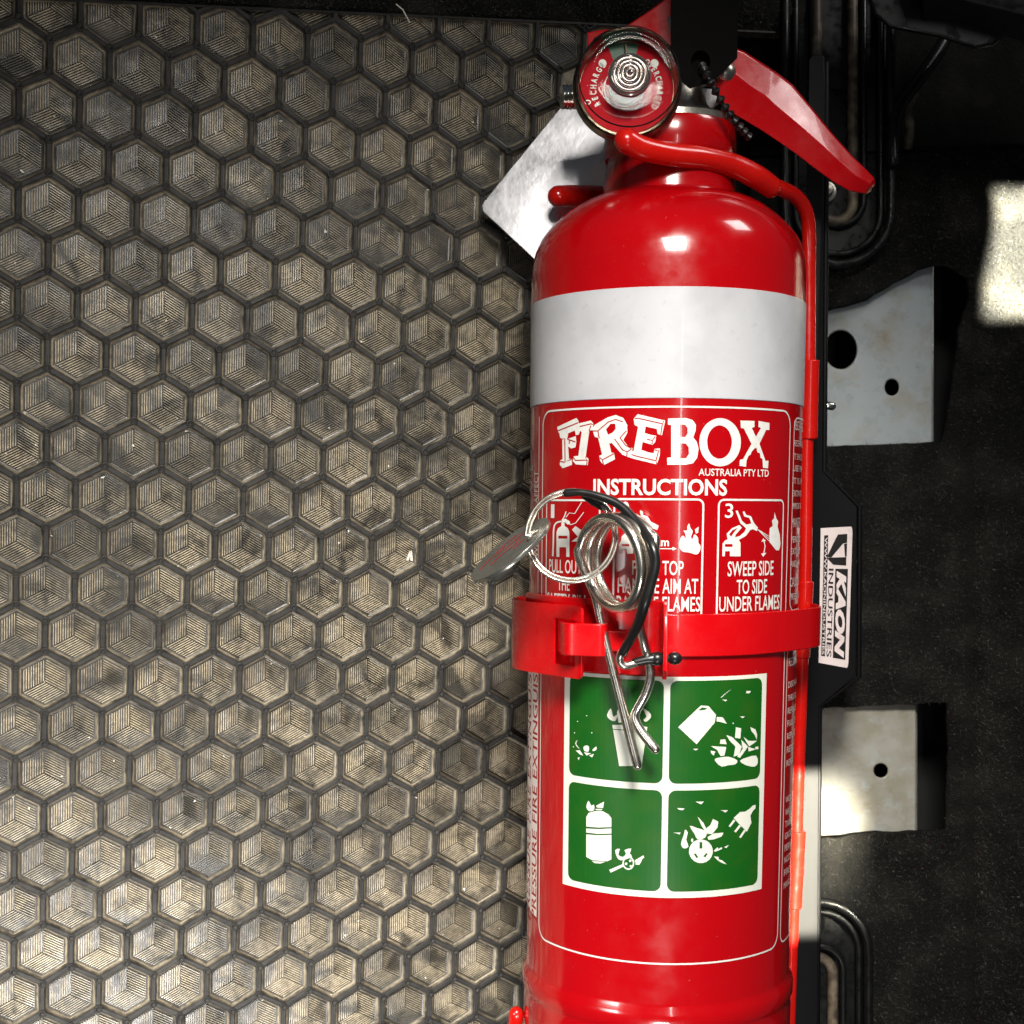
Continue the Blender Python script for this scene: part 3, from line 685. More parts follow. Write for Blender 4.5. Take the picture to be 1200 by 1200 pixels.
def loft(mb, rings, closed_ends=True):
    n = len(rings[0]); v = [p for r in rings for p in r]; f = []
    for i in range(len(rings)-1):
        for k in range(n): f.append((i*n+k, i*n+(k+1) % n, (i+1)*n+(k+1) % n, (i+1)*n+k))
    if closed_ends: f.append(tuple(range(n))[::-1]); f.append(tuple((len(rings)-1)*n+k for k in range(n)))
    return mb.add(v, f)
# squeeze lever, the pressed red handle pointing right
U_ = [(856, 54), (872, 60), (892, 73), (912, 86), (929, 99), (952, 127), (976, 157), (998, 182), (1014, 197), (1025, 209), (1026, 216)]
M_ = [(850, 76), (866, 86), (882, 99), (897, 108), (907, 118), (935, 142), (962, 166), (985, 188), (1003, 204), (1020, 214), (1023, 219)]
L_ = [(838, 100), (848, 126), (866, 137), (890, 151), (908, 163), (930, 178), (953, 196), (975, 212), (994, 223), (1014, 227), (1020, 224)]
rg = []
for i, (u, m, l) in enumerate(zip(U_, M_, L_)):
    t = min(i, 9.3)/9; g_ = min(1, max(0, (i-1.5)/1.5)); z0 = 118-52*t-(6 if i == 10 else 0)
    sh = 26*(1-max(0, (t-.8))*3.2)
    rg.append([P(*u, z0-21*(1-t*.5)*(.25+.75*g_)), P((u[0]*.93+m[0]*.07), (u[1]*.93+m[1]*.07), z0-14*(1-t*.5)*(.1+.9*g_)), P(*m, z0), P(m[0]*.92+l[0]*.08, m[1]*.92+l[1]*.08, z0+1), P(*l, z0-4), P(l[0]+1, l[1]+1, z0-10), P(l[0]-2, l[1]-2, z0-10-sh), P(u[0]-2, u[1]+2, z0-12-sh-20*(1-t))])
mb = MB(); loft(mb, rg); o = obj('squeeze_lever', mb, M['red'], ext, smooth=50, weld=True); bevel(o, 4, 4, 22)
# upper lever: triangular cheek behind the gauge, running up out of frame
mb = MB(); v, f = flat([[(d.x, -d.y) for d in map(Vector, cr([(688, 38), (704, 35), (730, 33), (762, 12), (800, -16), (838, -46), (852, -20), (852, 44), (800, 52), (730, 66), (700, 62), (688, 54)], 1, True))]], 7, 1.5)
mb.add([P(p.x, -p.y, 74+p.z+(p.x-760)*.15) for p in v], f); obj('carry_handle', mb, M['red'], ext, smooth=35)
mb = MB(); tube(mb, [P(699, 47, 80), P(699, 47, 84)], 3.6, 16); obj('handle_rivet', mb, M['tan'], ext, smooth=True)
mb = MB(); tube(mb, [P(849, 86, 60), P(849, 86, 108)], 13, 24); obj('lever_pin', mb, M['nickel'], ext, smooth=40)

# ------------------------------------------------------------------ black tag plate and beaded tie
tp = thing('tag_plate', 'flat black metal plate with a hole standing in front of the valve at the top', 'tag plate', P(825, 100, 140))
v, f = flat([[(786, 45), (786, -70), (866, -70), (864, 68), (842, 90), (827, 98), (806, 102), (794, 92)][::-1] and [(x, -y) for x, y in [(786, 62), (786, -70), (866, -70), (864, 68), (842, 90), (828, 98), (808, 104), (794, 92)]], [(x, -y) for x, y in circ(821, 72, 11, 12.5)]], 2.2, .8)
mb = MB(); mb.add([P(p.x, -p.y, 132+p.z+(-p.y-90)*-.12) for p in v], f); obj('plate', mb, M['matte'], tp, smooth=35)
mb = MB(); lathe(mb, [(1, -3), (17, -3), (17, 0), (1, 0)], P(821, 72, 124), Vector((0, 0, 1)), Vector((1, 0, 0)), 24); obj('hole_shade_disc', mb, M['matte'], tp)  # added black disc behind the hole, standing in for the shade inside it
tie = thing('beaded_tie', 'black plastic beaded cable tie threaded through the hole of the black tag plate', 'cable tie', P(876, 160, 96))
pts = [P(821, 74, 128), P(827, 86, 146), P(837, 104, 146), P(850, 126, 135), P(863, 144, 122), P(877, 160, 104)]
path = [Vector(q) for q in cr([tuple(p) for p in pts], 14)]
mb = MB(); tube(mb, path, 1.8, 10); obj('tie_cord', mb, M['blackplastic'], tie, smooth=True)
acc = 0; last = path[0]; nb = 0
for i in range(1, len(path)):
    acc += (path[i]-path[i-1]).length
    if acc > 9.2:
        acc = 0; d = (path[i]-path[i-1]).normalized(); mb = MB()
        lathe(mb, [(.3, -4.2), (2, -4), (5.2, -.8), (5.2, .8), (2, 4), (.3, 4.2)], path[i], d, Vector((0, 0, 1)) if abs(d.z) < .9 else Vector((1, 0, 0)), 12)
        obj('bead', mb, M['blackplastic'], tie, smooth=30)

# ------------------------------------------------------------------ aluminium plate behind the neck
al = thing('aluminium_plate', 'bare polished aluminium plate sticking out behind the extinguisher neck', 'metal plate', P(640, 220, -60))
v, f = flat([[(x, -y) for x, y in [(567, 236), (650, 134), (664, 118), (700, 100), (840, 104), (846, 118), (812, 150), (712, 166), (709, 230), (700, 300), (640, 318), (622, 300), (566, 248), (564.5, 241)]]], 2.2, .8)
mb = MB(); mb.add([P(p.x, -p.y, -62+p.z+(p.x-640)*.155) for p in v], f); obj('plate', mb, M['alu'], al, smooth=35)

# ------------------------------------------------------------------ red wire bracket (rods)
wb = thing('wire_bracket', 'red plastic coated wire bracket hooking round the extinguisher neck and running down its right side', 'bracket', P(925, 1190, -70))
mb = MB()
thick = cr([tuple(P(*q)) for q in [(734, 165, 160), (752, 174, 152), (785, 181, 136), (822, 185, 118), (856, 193, 98), (884, 206, 84), (903, 219, 68)]], 8)
tube(mb, thick, [13, 12.6, 12.2, 12.2, 12.6, 12.8, 12.4], 22)
obj('hook_sleeve', mb, M['redrod'], wb, smooth='all')
mb = MB()
rod = cr([tuple(P(*q)) for q in [(896, 213, 72), (915, 221, 58), (932, 230, 42), (944, 247, 26), (948, 272, 14), (948, 320, 8), (947.5, 420, 2), (945, 520, -8), (943, 680, -20), (937.5, 830, -32), (932.5, 980, -46), (927, 1120, -58), (923, 1240, -66)]], 8)
tube(mb, rod, [8.8, 8.6, 8.4, 8.2, 8.2, 8.2, 8.0, 8.0], 18)
obj('rod', mb, M['redrod'], wb, smooth='all')
for y0, y1, x0, x1, z0, z1, rr in ((422, 515, 949.5, 947.5, 3, -7, 10.5), (681, 771, 943.5, 939, -19, -28, 10.2), (973, 1064, 934.5, 929.5, -46, -54, 10.2)):
    mb = MB(); tube(mb, [P(x0, y0, z0), P((x0+x1)/2, (y0+y1)/2, (z0+z1)/2), P(x1, y1, z1)], rr, 20, cap=False); o = obj('rod_sleeve', mb, M['redrod'], wb, smooth=40, weld=True); bevel(o, 1.5, 2, 40)
mb = MB(); tube(mb, cr([tuple(P(*q)) for q in [(654, 230, -20), (675, 230, -32), (705, 231, -46), (760, 236, -62), (830, 240, -60)]], 6), [12.5, 13, 13, 12], 20); obj('hook_end', mb, M['redrod'], wb, smooth='all')
mb = MB(); tube(mb, cr([tuple(P(*q)) for q in [(605, 1188, -40), (604, 1205, -50), (606, 1240, -60), (640, 1290, -110)]], 6), 9, 18); obj('lower_hook', mb, M['redrod'], wb, smooth='all')

# ------------------------------------------------------------------ strap with over-centre latch
st = thing('retaining_strap', 'glossy red metal strap with slotted over centre latch wrapped round the extinguisher', 'strap', cyl(0, ty(770)))
def band(mb, path, t0, t1, th, tz=None):
    """path in the bottle's cross-section (v, w); a sheet th thick between axial t0 and t1"""
    p = [np.array(q, float) for q in path]; n = len(p); rings = []
    for i in range(n):
        a = p[max(i-1, 0)]; b = p[min(i+1, n-1)]; d = (b-a)/np.hypot(*(b-a)); nn = np.array([-d[1], d[0]])*th/2
        o_ = p[i]+nn; i_ = p[i]-nn
        tt0 = t0[i] if hasattr(t0, '__len__') else t0; tt1 = t1[i] if hasattr(t1, '__len__') else t1
        q = lambda c, t: O0+AX*t+VV*c[0]+WV*c[1]
        rings.append([q(o_, tt0), q(o_, tt1), q(i_, tt1), q(i_, tt0)])
    return loft(mb, rings)
t0, t1 = ty(719), ty(769)
ang = [math.radians(a) for a in np.linspace(-150, 52, 80)]
path = [(159*math.sin(a), 159*math.cos(a)) for a in ang]
path += [tuple(q) for q in cr([(132, 91), (150, 68), (168, 42), (177, 24), (180, 8), (180, -10), (178, -26), (170, -60), (160, -90)], 3)]
mb = MB(); band(mb, path, t0, t1, 3); o = obj('strap_band', mb, M['red'], st, smooth=40); bevel(o, 1, 2, 50)
# base plate
ang = [math.radians(a) for a in np.linspace(-70, -6, 30)]
path = [(163.5*math.sin(a), 163.5*math.cos(a)) for a in ang]+[(-9, 165), (-2, 168.5), (1.5, 175)]
tb0, tb1 = ty(703), ty(791)
mb = MB(); band(mb, path, tb0, tb1, 3.2); o = obj('latch_base', mb, M['red'], st, smooth=40, weld=True); bevel(o, 1.2, 2, 50)
# upright ear of the base plate, with the hole for the tether
v, f = flat([[(170, tb0+2), (182, tb0), (190, tb0+3), (199, tb0+18), (203, tb0+40), (203, tb0+70), (199, tb1-6), (194, tb1), (170, tb1)], circ(189, ty(773), 5.5)], 1.6, .6)
mb = MB(); mb.add([O0+AX*p.y+WV*p.x+VV*(2.2+p.z+(p.x-172)*.06) for p in v], f); obj('latch_ear', mb, M['red'], st, smooth=35)
# slotted latch plate: unrolled (s, t), bent along a profile
prof_ = cr([(-152, -30), (-163, 10), (-168, 45), (-167, 72), (-158, 92), (-143, 110), (-113, 139), (-83, 168)], 8)
cum = [0]
for i in range(1, len(prof_)): cum.append(cum[-1]+float(np.hypot(*(prof_[i]-prof_[i-1]))))
TL = cum[-1]
def bend(s, off):
    s = max(0, min(s, TL)); i = max(0, min(len(cum)-2, int(np.searchsorted(cum, s))-1)); k_ = (s-cum[i])/(cum[i+1]-cum[i])
    p = prof_[i]*(1-k_)+prof_[i+1]*k_; d = prof_[i+1]-prof_[i]; d = d/np.hypot(*d); return p+np.array([-d[1], d[0]])*off
tl0, tl1 = hit(645, 707, 175)[1], hit(645, 790, 175)[1]
hs0, hs1 = hit(645, 723, 175)[1], hit(645, 776, 175)[1]
outl = [[(0, tl0+22), (22, tl0+22), (30, tl0+3), (38, tl0), (TL-4, tl0), (TL, tl0+4), (TL, tl1-4), (TL-4, tl1), (38, tl1), (30, tl1-3), (22, tl1-22), (0, tl1-22)],
        [(TL-44, hs0), (TL-10, hs0), (TL-10, hs1), (TL-44, hs1)]]
v, f = flat(outl); v2, f2 = strips([(a.x, a.y) for a in v], f, 6)
mb = MB()
mb.add([O0+AX*t+VV*bend(s, 0)[0]+WV*bend(s, 0)[1] for s, t in v2], f2)
o = obj('latch_plate', mb, M['red'], st, smooth='all', weld=True)
sm = o.modifiers.new('solid', 'SOLIDIFY'); sm.thickness = 3.2*S; sm.offset = 0; bevel(o, 1.1, 2, 50)
# hook tongue
tt0, tt1 = hit(690, 729, 178)[1], hit(690, 767, 178)[1]
path = cr([(-112, 132), (-108, 148), (-104, 166), (-99, 174), (-92, 177), (-75, 179.5), (-64, 180), (-59, 177), (-56, 171), (-50, 170), (-34, 169.5)], 4)
T0 = [tt0 if q[0] < -57 else tt0+8 for q in path]; T1 = [tt1 if q[0] < -57 else tt1-5 for q in path]
mb = MB(); band(mb, path, T0, T1, 3.4); o = obj('latch_hook', mb, M['red'], st, smooth=40, weld=True); bevel(o, 1.2, 2, 50)

# ------------------------------------------------------------------ hitch pin, split ring, disc, tether
hp_ = thing('hitch_pin', 'coiled stainless steel R shaped hitch pin hanging through the strap latch', 'hitch pin', P(745, 895, 178))
hc = P(724, 659, 203); u1 = Vector((-.14, 1, .0)).normalized(); u2 = Vector((.60, .06, .79)).normalized(); u2 = (u2-u1*u2.dot(u1)).normalized(); un = Vector((.79, .1, -.6)).normalized()
pin = [tuple(P(747, 897, 172)), tuple(P(735, 850, 170)), tuple(P(724, 806, 168.5)), tuple(P(713, 764, 168)), tuple(P(704, 727, 168.5)), tuple(P(697, 697, 170))]
hel = []
for q in range(-90, 811, 15):
    a = math.radians(q); h_ = -15+31*(q+90)/900
    hel.append(tuple(hc+un*h_+(u1*math.cos(a)*46.5+u2*math.sin(a)*43.5)))
pin2 = [tuple(P(757, 700, 226)), tuple(P(749, 726, 208)), tuple(P(754, 752, 190)), tuple(P(761, 778, 184)), tuple(P(762, 795, 182)), tuple(P(756, 814, 178)), tuple(P(746, 832, 172)), tuple(P(744, 842, 171)), tuple(P(752, 858, 174)), tuple(P(768, 878, 180))]
path = cr(pin+hel[1:-1:1]+pin2, 4)
mb = MB(); tube(mb, path, 5.0, 16); obj('pin_wire', mb, M['wire'], hp_, smooth='all')
sr = thing('split_ring', 'thin steel split key ring linking the round tag and the hitch pin', 'key ring', P(670, 682, 190))
rc = P(669.5, 628, 193); ru = Vector((.985, 0, .17)); rv = Vector((0, .99, -.1))
for k_, dz in enumerate((0, 3.7)):
    pts = [rc+ru*math.cos(a)*(47.5-dz)+rv*math.sin(a)*(48.5-dz)+Vector((0, 0, -.1*dz)) for a in np.linspace(0, 2*math.pi, 73)[:-1]]
    mb = MB(); tube(mb, pts, 1.7, 12, closed=True); obj('ring_coil', mb, M['wire'], sr, smooth='all')
rt = thing('round_tag', 'round grey metal tag with red marks hanging from the split ring', 'tag', P(598, 645, 185))
e1 = Vector((.78, .625, 0)).normalized(); e2 = Vector((-.625*.27, .78*.27, -.96)).normalized(); e3 = e1.cross(e2)
dc = P(598.5, 645, 186); DR = 57*.885
v, f = flat([circ(0, 0, DR, n=64), circ(26, -22, 6.5, n=18)], 1.8, .5)
mb = MB(); mb.add([dc+e1*p.x+e2*p.y+e3*p.z for p in v], f); disc = obj('tag_disc', mb, M['disc'], rt, smooth=35)
mb = MB()
for ln in ([(-38, 8), (-22, 18), (-12, 14), (-2, 20)], [(-26, -6), (-8, 2), (8, 0), (16, 8)], [(-14, 22), (4, 30), (16, 28)], [(2, -12), (18, -8)], [(-4, 10), (12, 16), (22, 14)]):
    v, f = flat([stroke(ln, 2.6)]); mb.add([dc+e1*p.x+e2*p.y+e3*2.5 for p in v], f)
obj('red_mark', mb, M['redink'], disc)
mb = MB(); v, f = flat([circ(26, -22, 8.5, n=20), circ(26, -22, 6.2, n=20)]); mb.add([dc+e1*p.x+e2*p.y+e3*2.6 for p in v], f); obj('eyelet', mb, M['brass'], disc)
te = thing('tether_cable', 'black coated tether cable looping from the split ring down to the strap latch ear', 'cable', P(790, 772, 184))
path = cr([tuple(P(*q)) for q in [(664, 578, 200), (680, 577, 204), (700, 581, 208), (726, 592, 214), (748, 615, 226), (764, 640, 244), (768, 660, 246), (763, 682, 244), (756, 706, 240), (748, 730, 224), (738, 750, 208), (730, 764, 199)]], 8)
mb = MB(); tube(mb, path, [4.2, 3.6, 4.6, 5.0, 5.0, 5.4, 5.6, 5.0, 4.8], 14); obj('coated_cable', mb, M['blackrubber'], te, smooth='all')
mb = MB(); tube(mb, cr([tuple(P(*q)) for q in [(731, 761, 200), (727, 768, 196), (727, 776, 194), (733, 780, 193), (744, 777, 192), (754, 773, 192)]], 6), 4.2, 12); obj('bare_wire_end', mb, M['wire'], te, smooth='all')
mb = MB(); tube(mb, [P(744, 776, 192), P(758, 773, 192), P(766, 772, 192)], [4.4, 5.2, 6.5], 14)
obj('crimp', mb, M['blackrubber'], te, smooth='all')
for (x, y, z, r) in ((770, 772, 192, 7.5), (790.5, 771.5, 188, 6.8)):
    mb = MB(); lathe(mb, [(max(r*math.cos(a), .02), r*1.15*math.sin(a)) for a in np.linspace(-math.pi/2, math.pi/2, 13)], P(x, y, z), VV, AX, 24); obj('ball_end', mb, M['blackrubber'], te, smooth='all')
mb = MB(); tube(mb, [P(766, 772, 192), P(792, 772, 188)], 3.4, 10); obj('ball_stem', mb, M['blackrubber'], te, smooth='all')
mb = MB(); tube(mb, cr([tuple(P(*q)) for q in [(683, 582, 192), (695, 587, 192), (706, 593, 192), (715, 598, 194)]], 4), [2, 5, 5, 2], 12); obj('cable_tail', mb, M['blackrubber'], te, smooth='all')

# ------------------------------------------------------------------ black mounting plate with sticker
mpz = -46
mo = thing('mounting_plate', 'black steel mounting plate with angled ear and sticker beside the extinguisher', 'mounting plate', P(965, 1190, -150))
def pz(y): return mpz-(y-600)*.093
v, f = flat([[(x, -y) for x, y in [(948, 70), (953, 64), (966, 66), (967, 120), (966, 200), (964, 552), (1004, 594), (1003, 792), (960, 828), (958, 1260), (930, 1260)]]], 2.4, .9)
mb = MB(); mb.add([P(p.x, -p.y, pz(-p.y)+p.z) for p in v], f); obj('face_plate', mb, M['black'], mo, smooth=35)
# returned edge, running back from the face
edge = [(971, 72), (971, 200), (968.5, 552), (1010, 594), (1009, 794), (963, 828), (960, 1260)]
mb = MB(); rings = []
for i, (x, y) in enumerate(edge):
    z = pz(y)
    rings.append([P(x-4.5, y, z+1), P(x-.6, y, z+1), P(x+.6, y, z-.5), P(x-2, y, z-70), P(x-5.5, y, z-70)])
loft(mb, rings); o = obj('returned_edge', mb, M['black'], mo, smooth=30, weld=True); bevel(o, 1.0, 2, 30)
def spt(a, b, off):                               # sticker surface, a across (0..1), b down (0..1)
    x = (959.8*(1-a)+999.2*a)*(1-b)+(956*(1-a)+994*a)*b; y = (619*(1-a)+617*a)*(1-b)+(776*(1-a)+783*a)*b
    return P(x, y, pz(y)+3.4+off)
v, f = flat([rrect(0, 0, 1, 1, .05)]); mb = MB(); mb.add([spt(p.x, p.y, 0) for p in v], f)
# stretch corners in b less: fine at this size
stc = obj('sticker', mb, M['stickerw'], mo)
mb = MB()
def sq(x0, y0, x1, y1, off=.5): mb.add([spt(x0, y0, off), spt(x1, y0, off), spt(x1, y1, off), spt(x0, y1, off)], [(0, 1, 2, 3)])
sq(.16, .055, .28, .945); sq(.52, .30, .90, .945)
def spoly(pts, off=.5): v, f = flat([pts]); mb.add([spt(p.x, p.y, off) for p in v], f)
spoly([(.45,.11),(.57,.053),(.85,.05),(.85,.113),(.73,.118),(.39,.218),(.26,.214)]); spoly([(.25,.220),(.84,.216),(.84,.276),(.45,.27)]); spoly([(.76,.122),(.85,.118),(.85,.212),(.80,.212)])
tv, tf, _ = text2d('INDUSTRIES', .01); mb.add([spt(.32+.15*p[1], .30+.645*p[0], .5) for p in tv], tf)
obj('sticker_print', mb, M['stickerk'], stc)
mb = MB()
tv, tf, _ = text2d('WWW.KAONINDUSTRIES', .01); mb.add([spt(.18+.08*p[1], .07+.865*p[0], .8) for p in tv], tf)
tv, tf, _ = text2d('KAON', .06, shear=.25); mb.add([spt(.56+.30*p[1], .315+.62*p[0], .8) for p in tv], tf)
obj('sticker_reversed_lettering', mb, M['stickerw'], stc)
mb = MB(); tube(mb, [P(969, 475, -60), P(975, 476, -60)], 5, 12); obj('plate_screw', mb, M['chrome'], mo, smooth=40)

# ------------------------------------------------------------------ the vehicle's floor around it
CZ = -235
def cpz(x, y):                                    # carpet height right of the plate
    z = CZ
    z += 16*math.exp(-((x-1120)/60)**2-((y-265)/55)**2)
    z += 26/(1+math.exp(-(x-1143)/4.))*(1/(1+math.exp(-(y-560)/60.)))
    z += 5*math.sin(x*.021+y*.013)+3*math.sin(y*.034-x*.011)
    return z
hole_hi = [(900, 380), (960, 366), (1010, 352), (1050, 330), (1085, 312), (1105, 310), (1134, 326), (1136, 350), (1124, 385), (1119, 430), (1112, 480), (1104, 518), (1060, 520), (1000, 522), (900, 523)]
hole_lo = [(900, 834), (960, 831), (1040, 827), (1109, 823), (1112, 870), (1110, 930), (1108, 973), (1075, 976), (1010, 977), (980, 982), (900, 984)]
def inside(x, y, poly):
    c = False; n = len(poly)
    for i in range(n):
        x0, y0 = poly[i]; x1, y1 = poly[i-1]
        if (y0 > y) != (y1 > y) and x < (x1-x0)*(y-y0)/(y1-y0)+x0: c = not c
    return c
out = [(880, 186), (1046, 184), (1052, 176), (1100, 172), (1180, 171), (1330, 168), (1330, 1330), (880, 1330)]
def dens(poly, step=14):
    r = []
    for i in range(len(poly)):
        a = np.array(poly[i], float); b = np.array(poly[(i+1) % len(poly)], float); n = max(1, int(np.hypot(*(b-a))/step))
        for k_ in range(n): r.append(tuple(a+(b-a)*k_/n+rng.normal(0, .7, 2)))
    return r
v, f = flat([dens(out), dens(hole_hi, 9), dens(hole_lo, 9)])
bm = bmesh.new(); vv = [bm.verts.new(p) for p in v]
for q in f:
    try: bm.faces.new([vv[i] for i in q])
    except ValueError: pass
for ax_, rgn in ((0, range(890, 1330, 12)), (1, range(170, 1330, 14))):
    for c_ in rgn: bmesh.ops.bisect_plane(bm, geom=bm.verts[:]+bm.edges[:]+bm.faces[:], plane_co=(c_ if ax_ == 0 else 0, c_ if ax_ else 0, 0), plane_no=(1-ax_, ax_, 0))
bm.verts.index_update()
mb = MB(); mb.add([P(a.co.x, a.co.y, cpz(a.co.x, a.co.y)) for a in bm.verts], [tuple(a.index for a in q.verts) for q in bm.faces]); bm.free()
carpet = obj('carpet', mb, M['carpet'], None, smooth='all', weld=True)
if carpet.data.polygons[0].normal.z < 0: carpet.data.flip_normals()
sm = carpet.modifiers.new('solid', 'SOLIDIFY'); sm.thickness = 9*S; sm.offset = -1
tag(carpet, 'black felt carpet with cut openings over the metal brackets on the right', None, None, 'structure')
# carpet beyond the mat's top edge
mb = MB(); nx, ny = 60, 14; gvv = []
for j in range(ny):
    for i in range(nx):
        p = ea+ed*(-90+i*20)+en*(5+j*12); zz = 6-10*math.exp(-j/1.2)+2*math.sin(i*.7+j)
        gvv.append(mp(p.x, p.y, zz-4))
mb.add(gvv, [(j*nx+i, j*nx+i+1, (j+1)*nx+i+1, (j+1)*nx+i) for j in range(ny-1) for i in range(nx-1)])
c2 = obj('carpet', mb, M['carpet'], None, smooth='all', weld=True); tag(c2, 'black carpet beyond the upper edge of the rubber mat', None, None, 'structure')
# short fibres
fv = []; ff = []
def blade(p, n, ln, wd):
    a = rng.uniform(0, 2*math.pi); t = Vector((math.cos(a), math.sin(a), 0)); lean = Vector((rng.normal(0, .6), rng.normal(0, .6), 0))
    k_ = len(fv); fv.extend([p-t*wd, p+t*wd, p+(n+lean)*ln]); ff.append((k_, k_+1, k_+2))
while len(ff) < 42000:
    x = rng.uniform(962, 1225); y = rng.uniform(176, 1225)
    if inside(x, y, hole_hi) or inside(x, y, hole_lo): continue
    blade(P(x, y, cpz(x, y)-.5), Vector((0, 0, 1)), rng.uniform(2.5, 6.5), .45)
n1 = len(ff)
while len(ff) < n1+11000:
    s_, q_ = rng.uniform(-60, 1000), rng.uniform(0, 46)
    p = ea+ed*s_+en*(5+q_); blade(mp(p.x, p.y, 2-10*math.exp(-q_/14)), MN, rng.uniform(3, 7), .5)
mb = MB(); mb.v = fv; mb.f = ff
fo = obj('carpet_fibre', mb, M['fibre']); tag(fo, 'short dark fuzz standing up from the black carpet', None, None, 'stuff')
# dark pan under everything
mb = MB(); mb.add([P(-400, -500, -420), P(1700, -500, -420), P(1700, 1700, -420), P(-400, 1700, -420)], [(3, 2, 1, 0)])
fp_ = obj('floor', mb, M['pan']); tag(fp_, 'dark steel floor pan below the mat and the carpet', None, None, 'structure')

# painted bracket plates in the two openings
def bracket(label, poly, holes, y0, pm):
    t = thing('floor_bracket', label, 'bracket', P(1030, y0, -262), 'painted brackets in the carpet openings')
    v, f = flat([[(x, -y) for x, y in poly]]+[[(x, -y) for x, y in h] for h in holes], 3, 1.6, 2)
    mb = MB(); mb.add([P(p.x, -p.y, -252+p.z) for p in v], f); obj('plate', mb, pm, t, smooth=35)
    # flange folded down along its right side
    xr = max(p[0] for p in poly); ys = [p[1] for p in poly if p[0] > xr-6]
    mb = MB(); a0, a1 = min(ys)+1, max(ys)-1
    loft(mb, [[P(xr-4, yy, -250), P(xr-.5, yy, -251.5), P(xr+1.6, yy, -256), P(xr+2.2, yy, -300), P(xr-5, yy, -300)] for yy in (a0, a1)]); obj('folded_flange', mb, pm, t, smooth=60)
    for h in holes:
        cx_ = sum(p[0] for p in h)/len(h); cy_ = sum(p[1] for p in h)/len(h); r_ = abs(h[0][0]-cx_)*1.16; ry_ = max(abs(p[1]-cy_) for p in h)*1.16
        mb = MB()
        pts = [P(cx_, cy_, -249)+Vector((r_*1.0*math.cos(a), ry_*math.sin(a), 0)) for a in np.linspace(0, 2*math.pi, 29)[:-1]]
        vs = []
        for sc_, dz_ in ((1.22, 0.2), (1.10, 1.0), (1.0, .2), (.97, -3)):
            vs += [P(cx_, cy_, -249+dz_)+Vector((r_*sc_*math.cos(a), ry_*sc_*math.sin(a), 0)) for a in np.linspace(0, 2*math.pi, 29)[:-1]]
        mb.add(vs, [(l*28+k_, l*28+(k_+1) % 28, l*28+28+(k_+1) % 28, l*28+28+k_) for l in range(3) for k_ in range(28)])
        obj('hole_rim', mb, pm, t, smooth='all')
        mb = MB(); mb.add([P(cx_, cy_, -249+dz_)+Vector((r_*.965*math.cos(a), ry_*.965*math.sin(a), 0)) for dz_ in (-2.8, -20) for a in np.linspace(0, 2*math.pi, 29)[:-1]], [(k_, (k_+1) % 28, 28+(k_+1) % 28, 28+k_) for k_ in range(28)]); obj('hole_wall', mb, M['tan2'], t, smooth='all')
    return t
bracket('stained grey metal bracket with a large and a small hole in the upper carpet opening', [(930, 300), (1092, 300), (1092, 519), (930, 525)], [circ(985, 410, 19.5, 23.5), circ(1045, 454, 8.5, 10)], 410, M['paint'])
bracket('stained grey metal bracket with a single small hole in the lower carpet opening', [(930, 826), (1073, 824), (1073, 976), (930, 980)], [circ(1032, 903, 8.5, 8.5)], 900, M['paint2'])

# seat rail ends: nested stadium rings of black plastic round a tan metal end piece
def stadium(cx, cy, hw, y_far, down, n=14):
    """outline running along x=cx+-hw and closed by a half round at cy; open end at y_far"""
    sgn = 1 if down else -1; ks = [y_far+(cy-sgn*6-y_far)*q/6 for q in range(7)]; pts = [(cx-hw, y) for y in ks]
    for k_ in range(n+1):
        a = math.pi*(1-k_/n); pts.append((cx+hw*math.cos(a), cy+sgn*hw*1.0*math.sin(a)))
    return pts+[(cx+hw, y) for y in ks[::-1]]
def rail(label, cx, cy, yf, down, sc=1.0):
    t = thing('seat_rail_end', label, 'seat rail end', P(cx, cy, -235), 'black seat rail ends')
    for hw, r, z, nm in ((62*sc, 6.5, -214, 'outer_rim'), (50*sc, 5, -222, 'middle_rim'), (30*sc, 5, -226, 'inner_rim')):
        mb = MB(); q = [tuple(P(x, y, z)) for x, y in stadium(cx, cy-(0 if nm != 'inner_rim' else (14 if down else -22)), hw, yf, down)]
        tube(mb, cr(q, 4), r, 12); obj(nm, mb, M['blackplastic'], t, smooth='all')
    mb = MB(); v, f = flat([[(x, -y) for x, y in stadium(cx, cy, 62*sc, yf, down, 20)]], 2, .5); mb.add([P(p.x, -p.y, -234+p.z) for p in v], f); obj('tray', mb, M['blackplastic'], t, smooth=35)
    mb = MB(); q = [tuple(P(x, y, -224)) for x, y in stadium(cx-4, cy-(10 if down else -26), 21*sc, yf, down)]
    tube(mb, cr(q, 3), 7, 10); obj('tan_end_piece', mb, M['tan'], t, smooth='all')
    mb = MB(); by = cy-(24 if down else -95); lathe(mb, [(1, 10), (7, 9), (9, 6), (9, 0), (14, -1), (15, -5), (1, -5)], P(cx-14, by, -218), Vector((0, 0, 1)), Vector((1, 0, 0)), 6 if False else 18); obj('bolt', mb, M['nickel'] if down else M['tan'], t, smooth=40)
    return t
rail('black plastic seat rail end with rounded bottom beside the red lever tip', 982, 248, -60, True)
rail('black plastic seat rail end with rounded top at the bottom right', 960, 1115, 1290, False, .93)
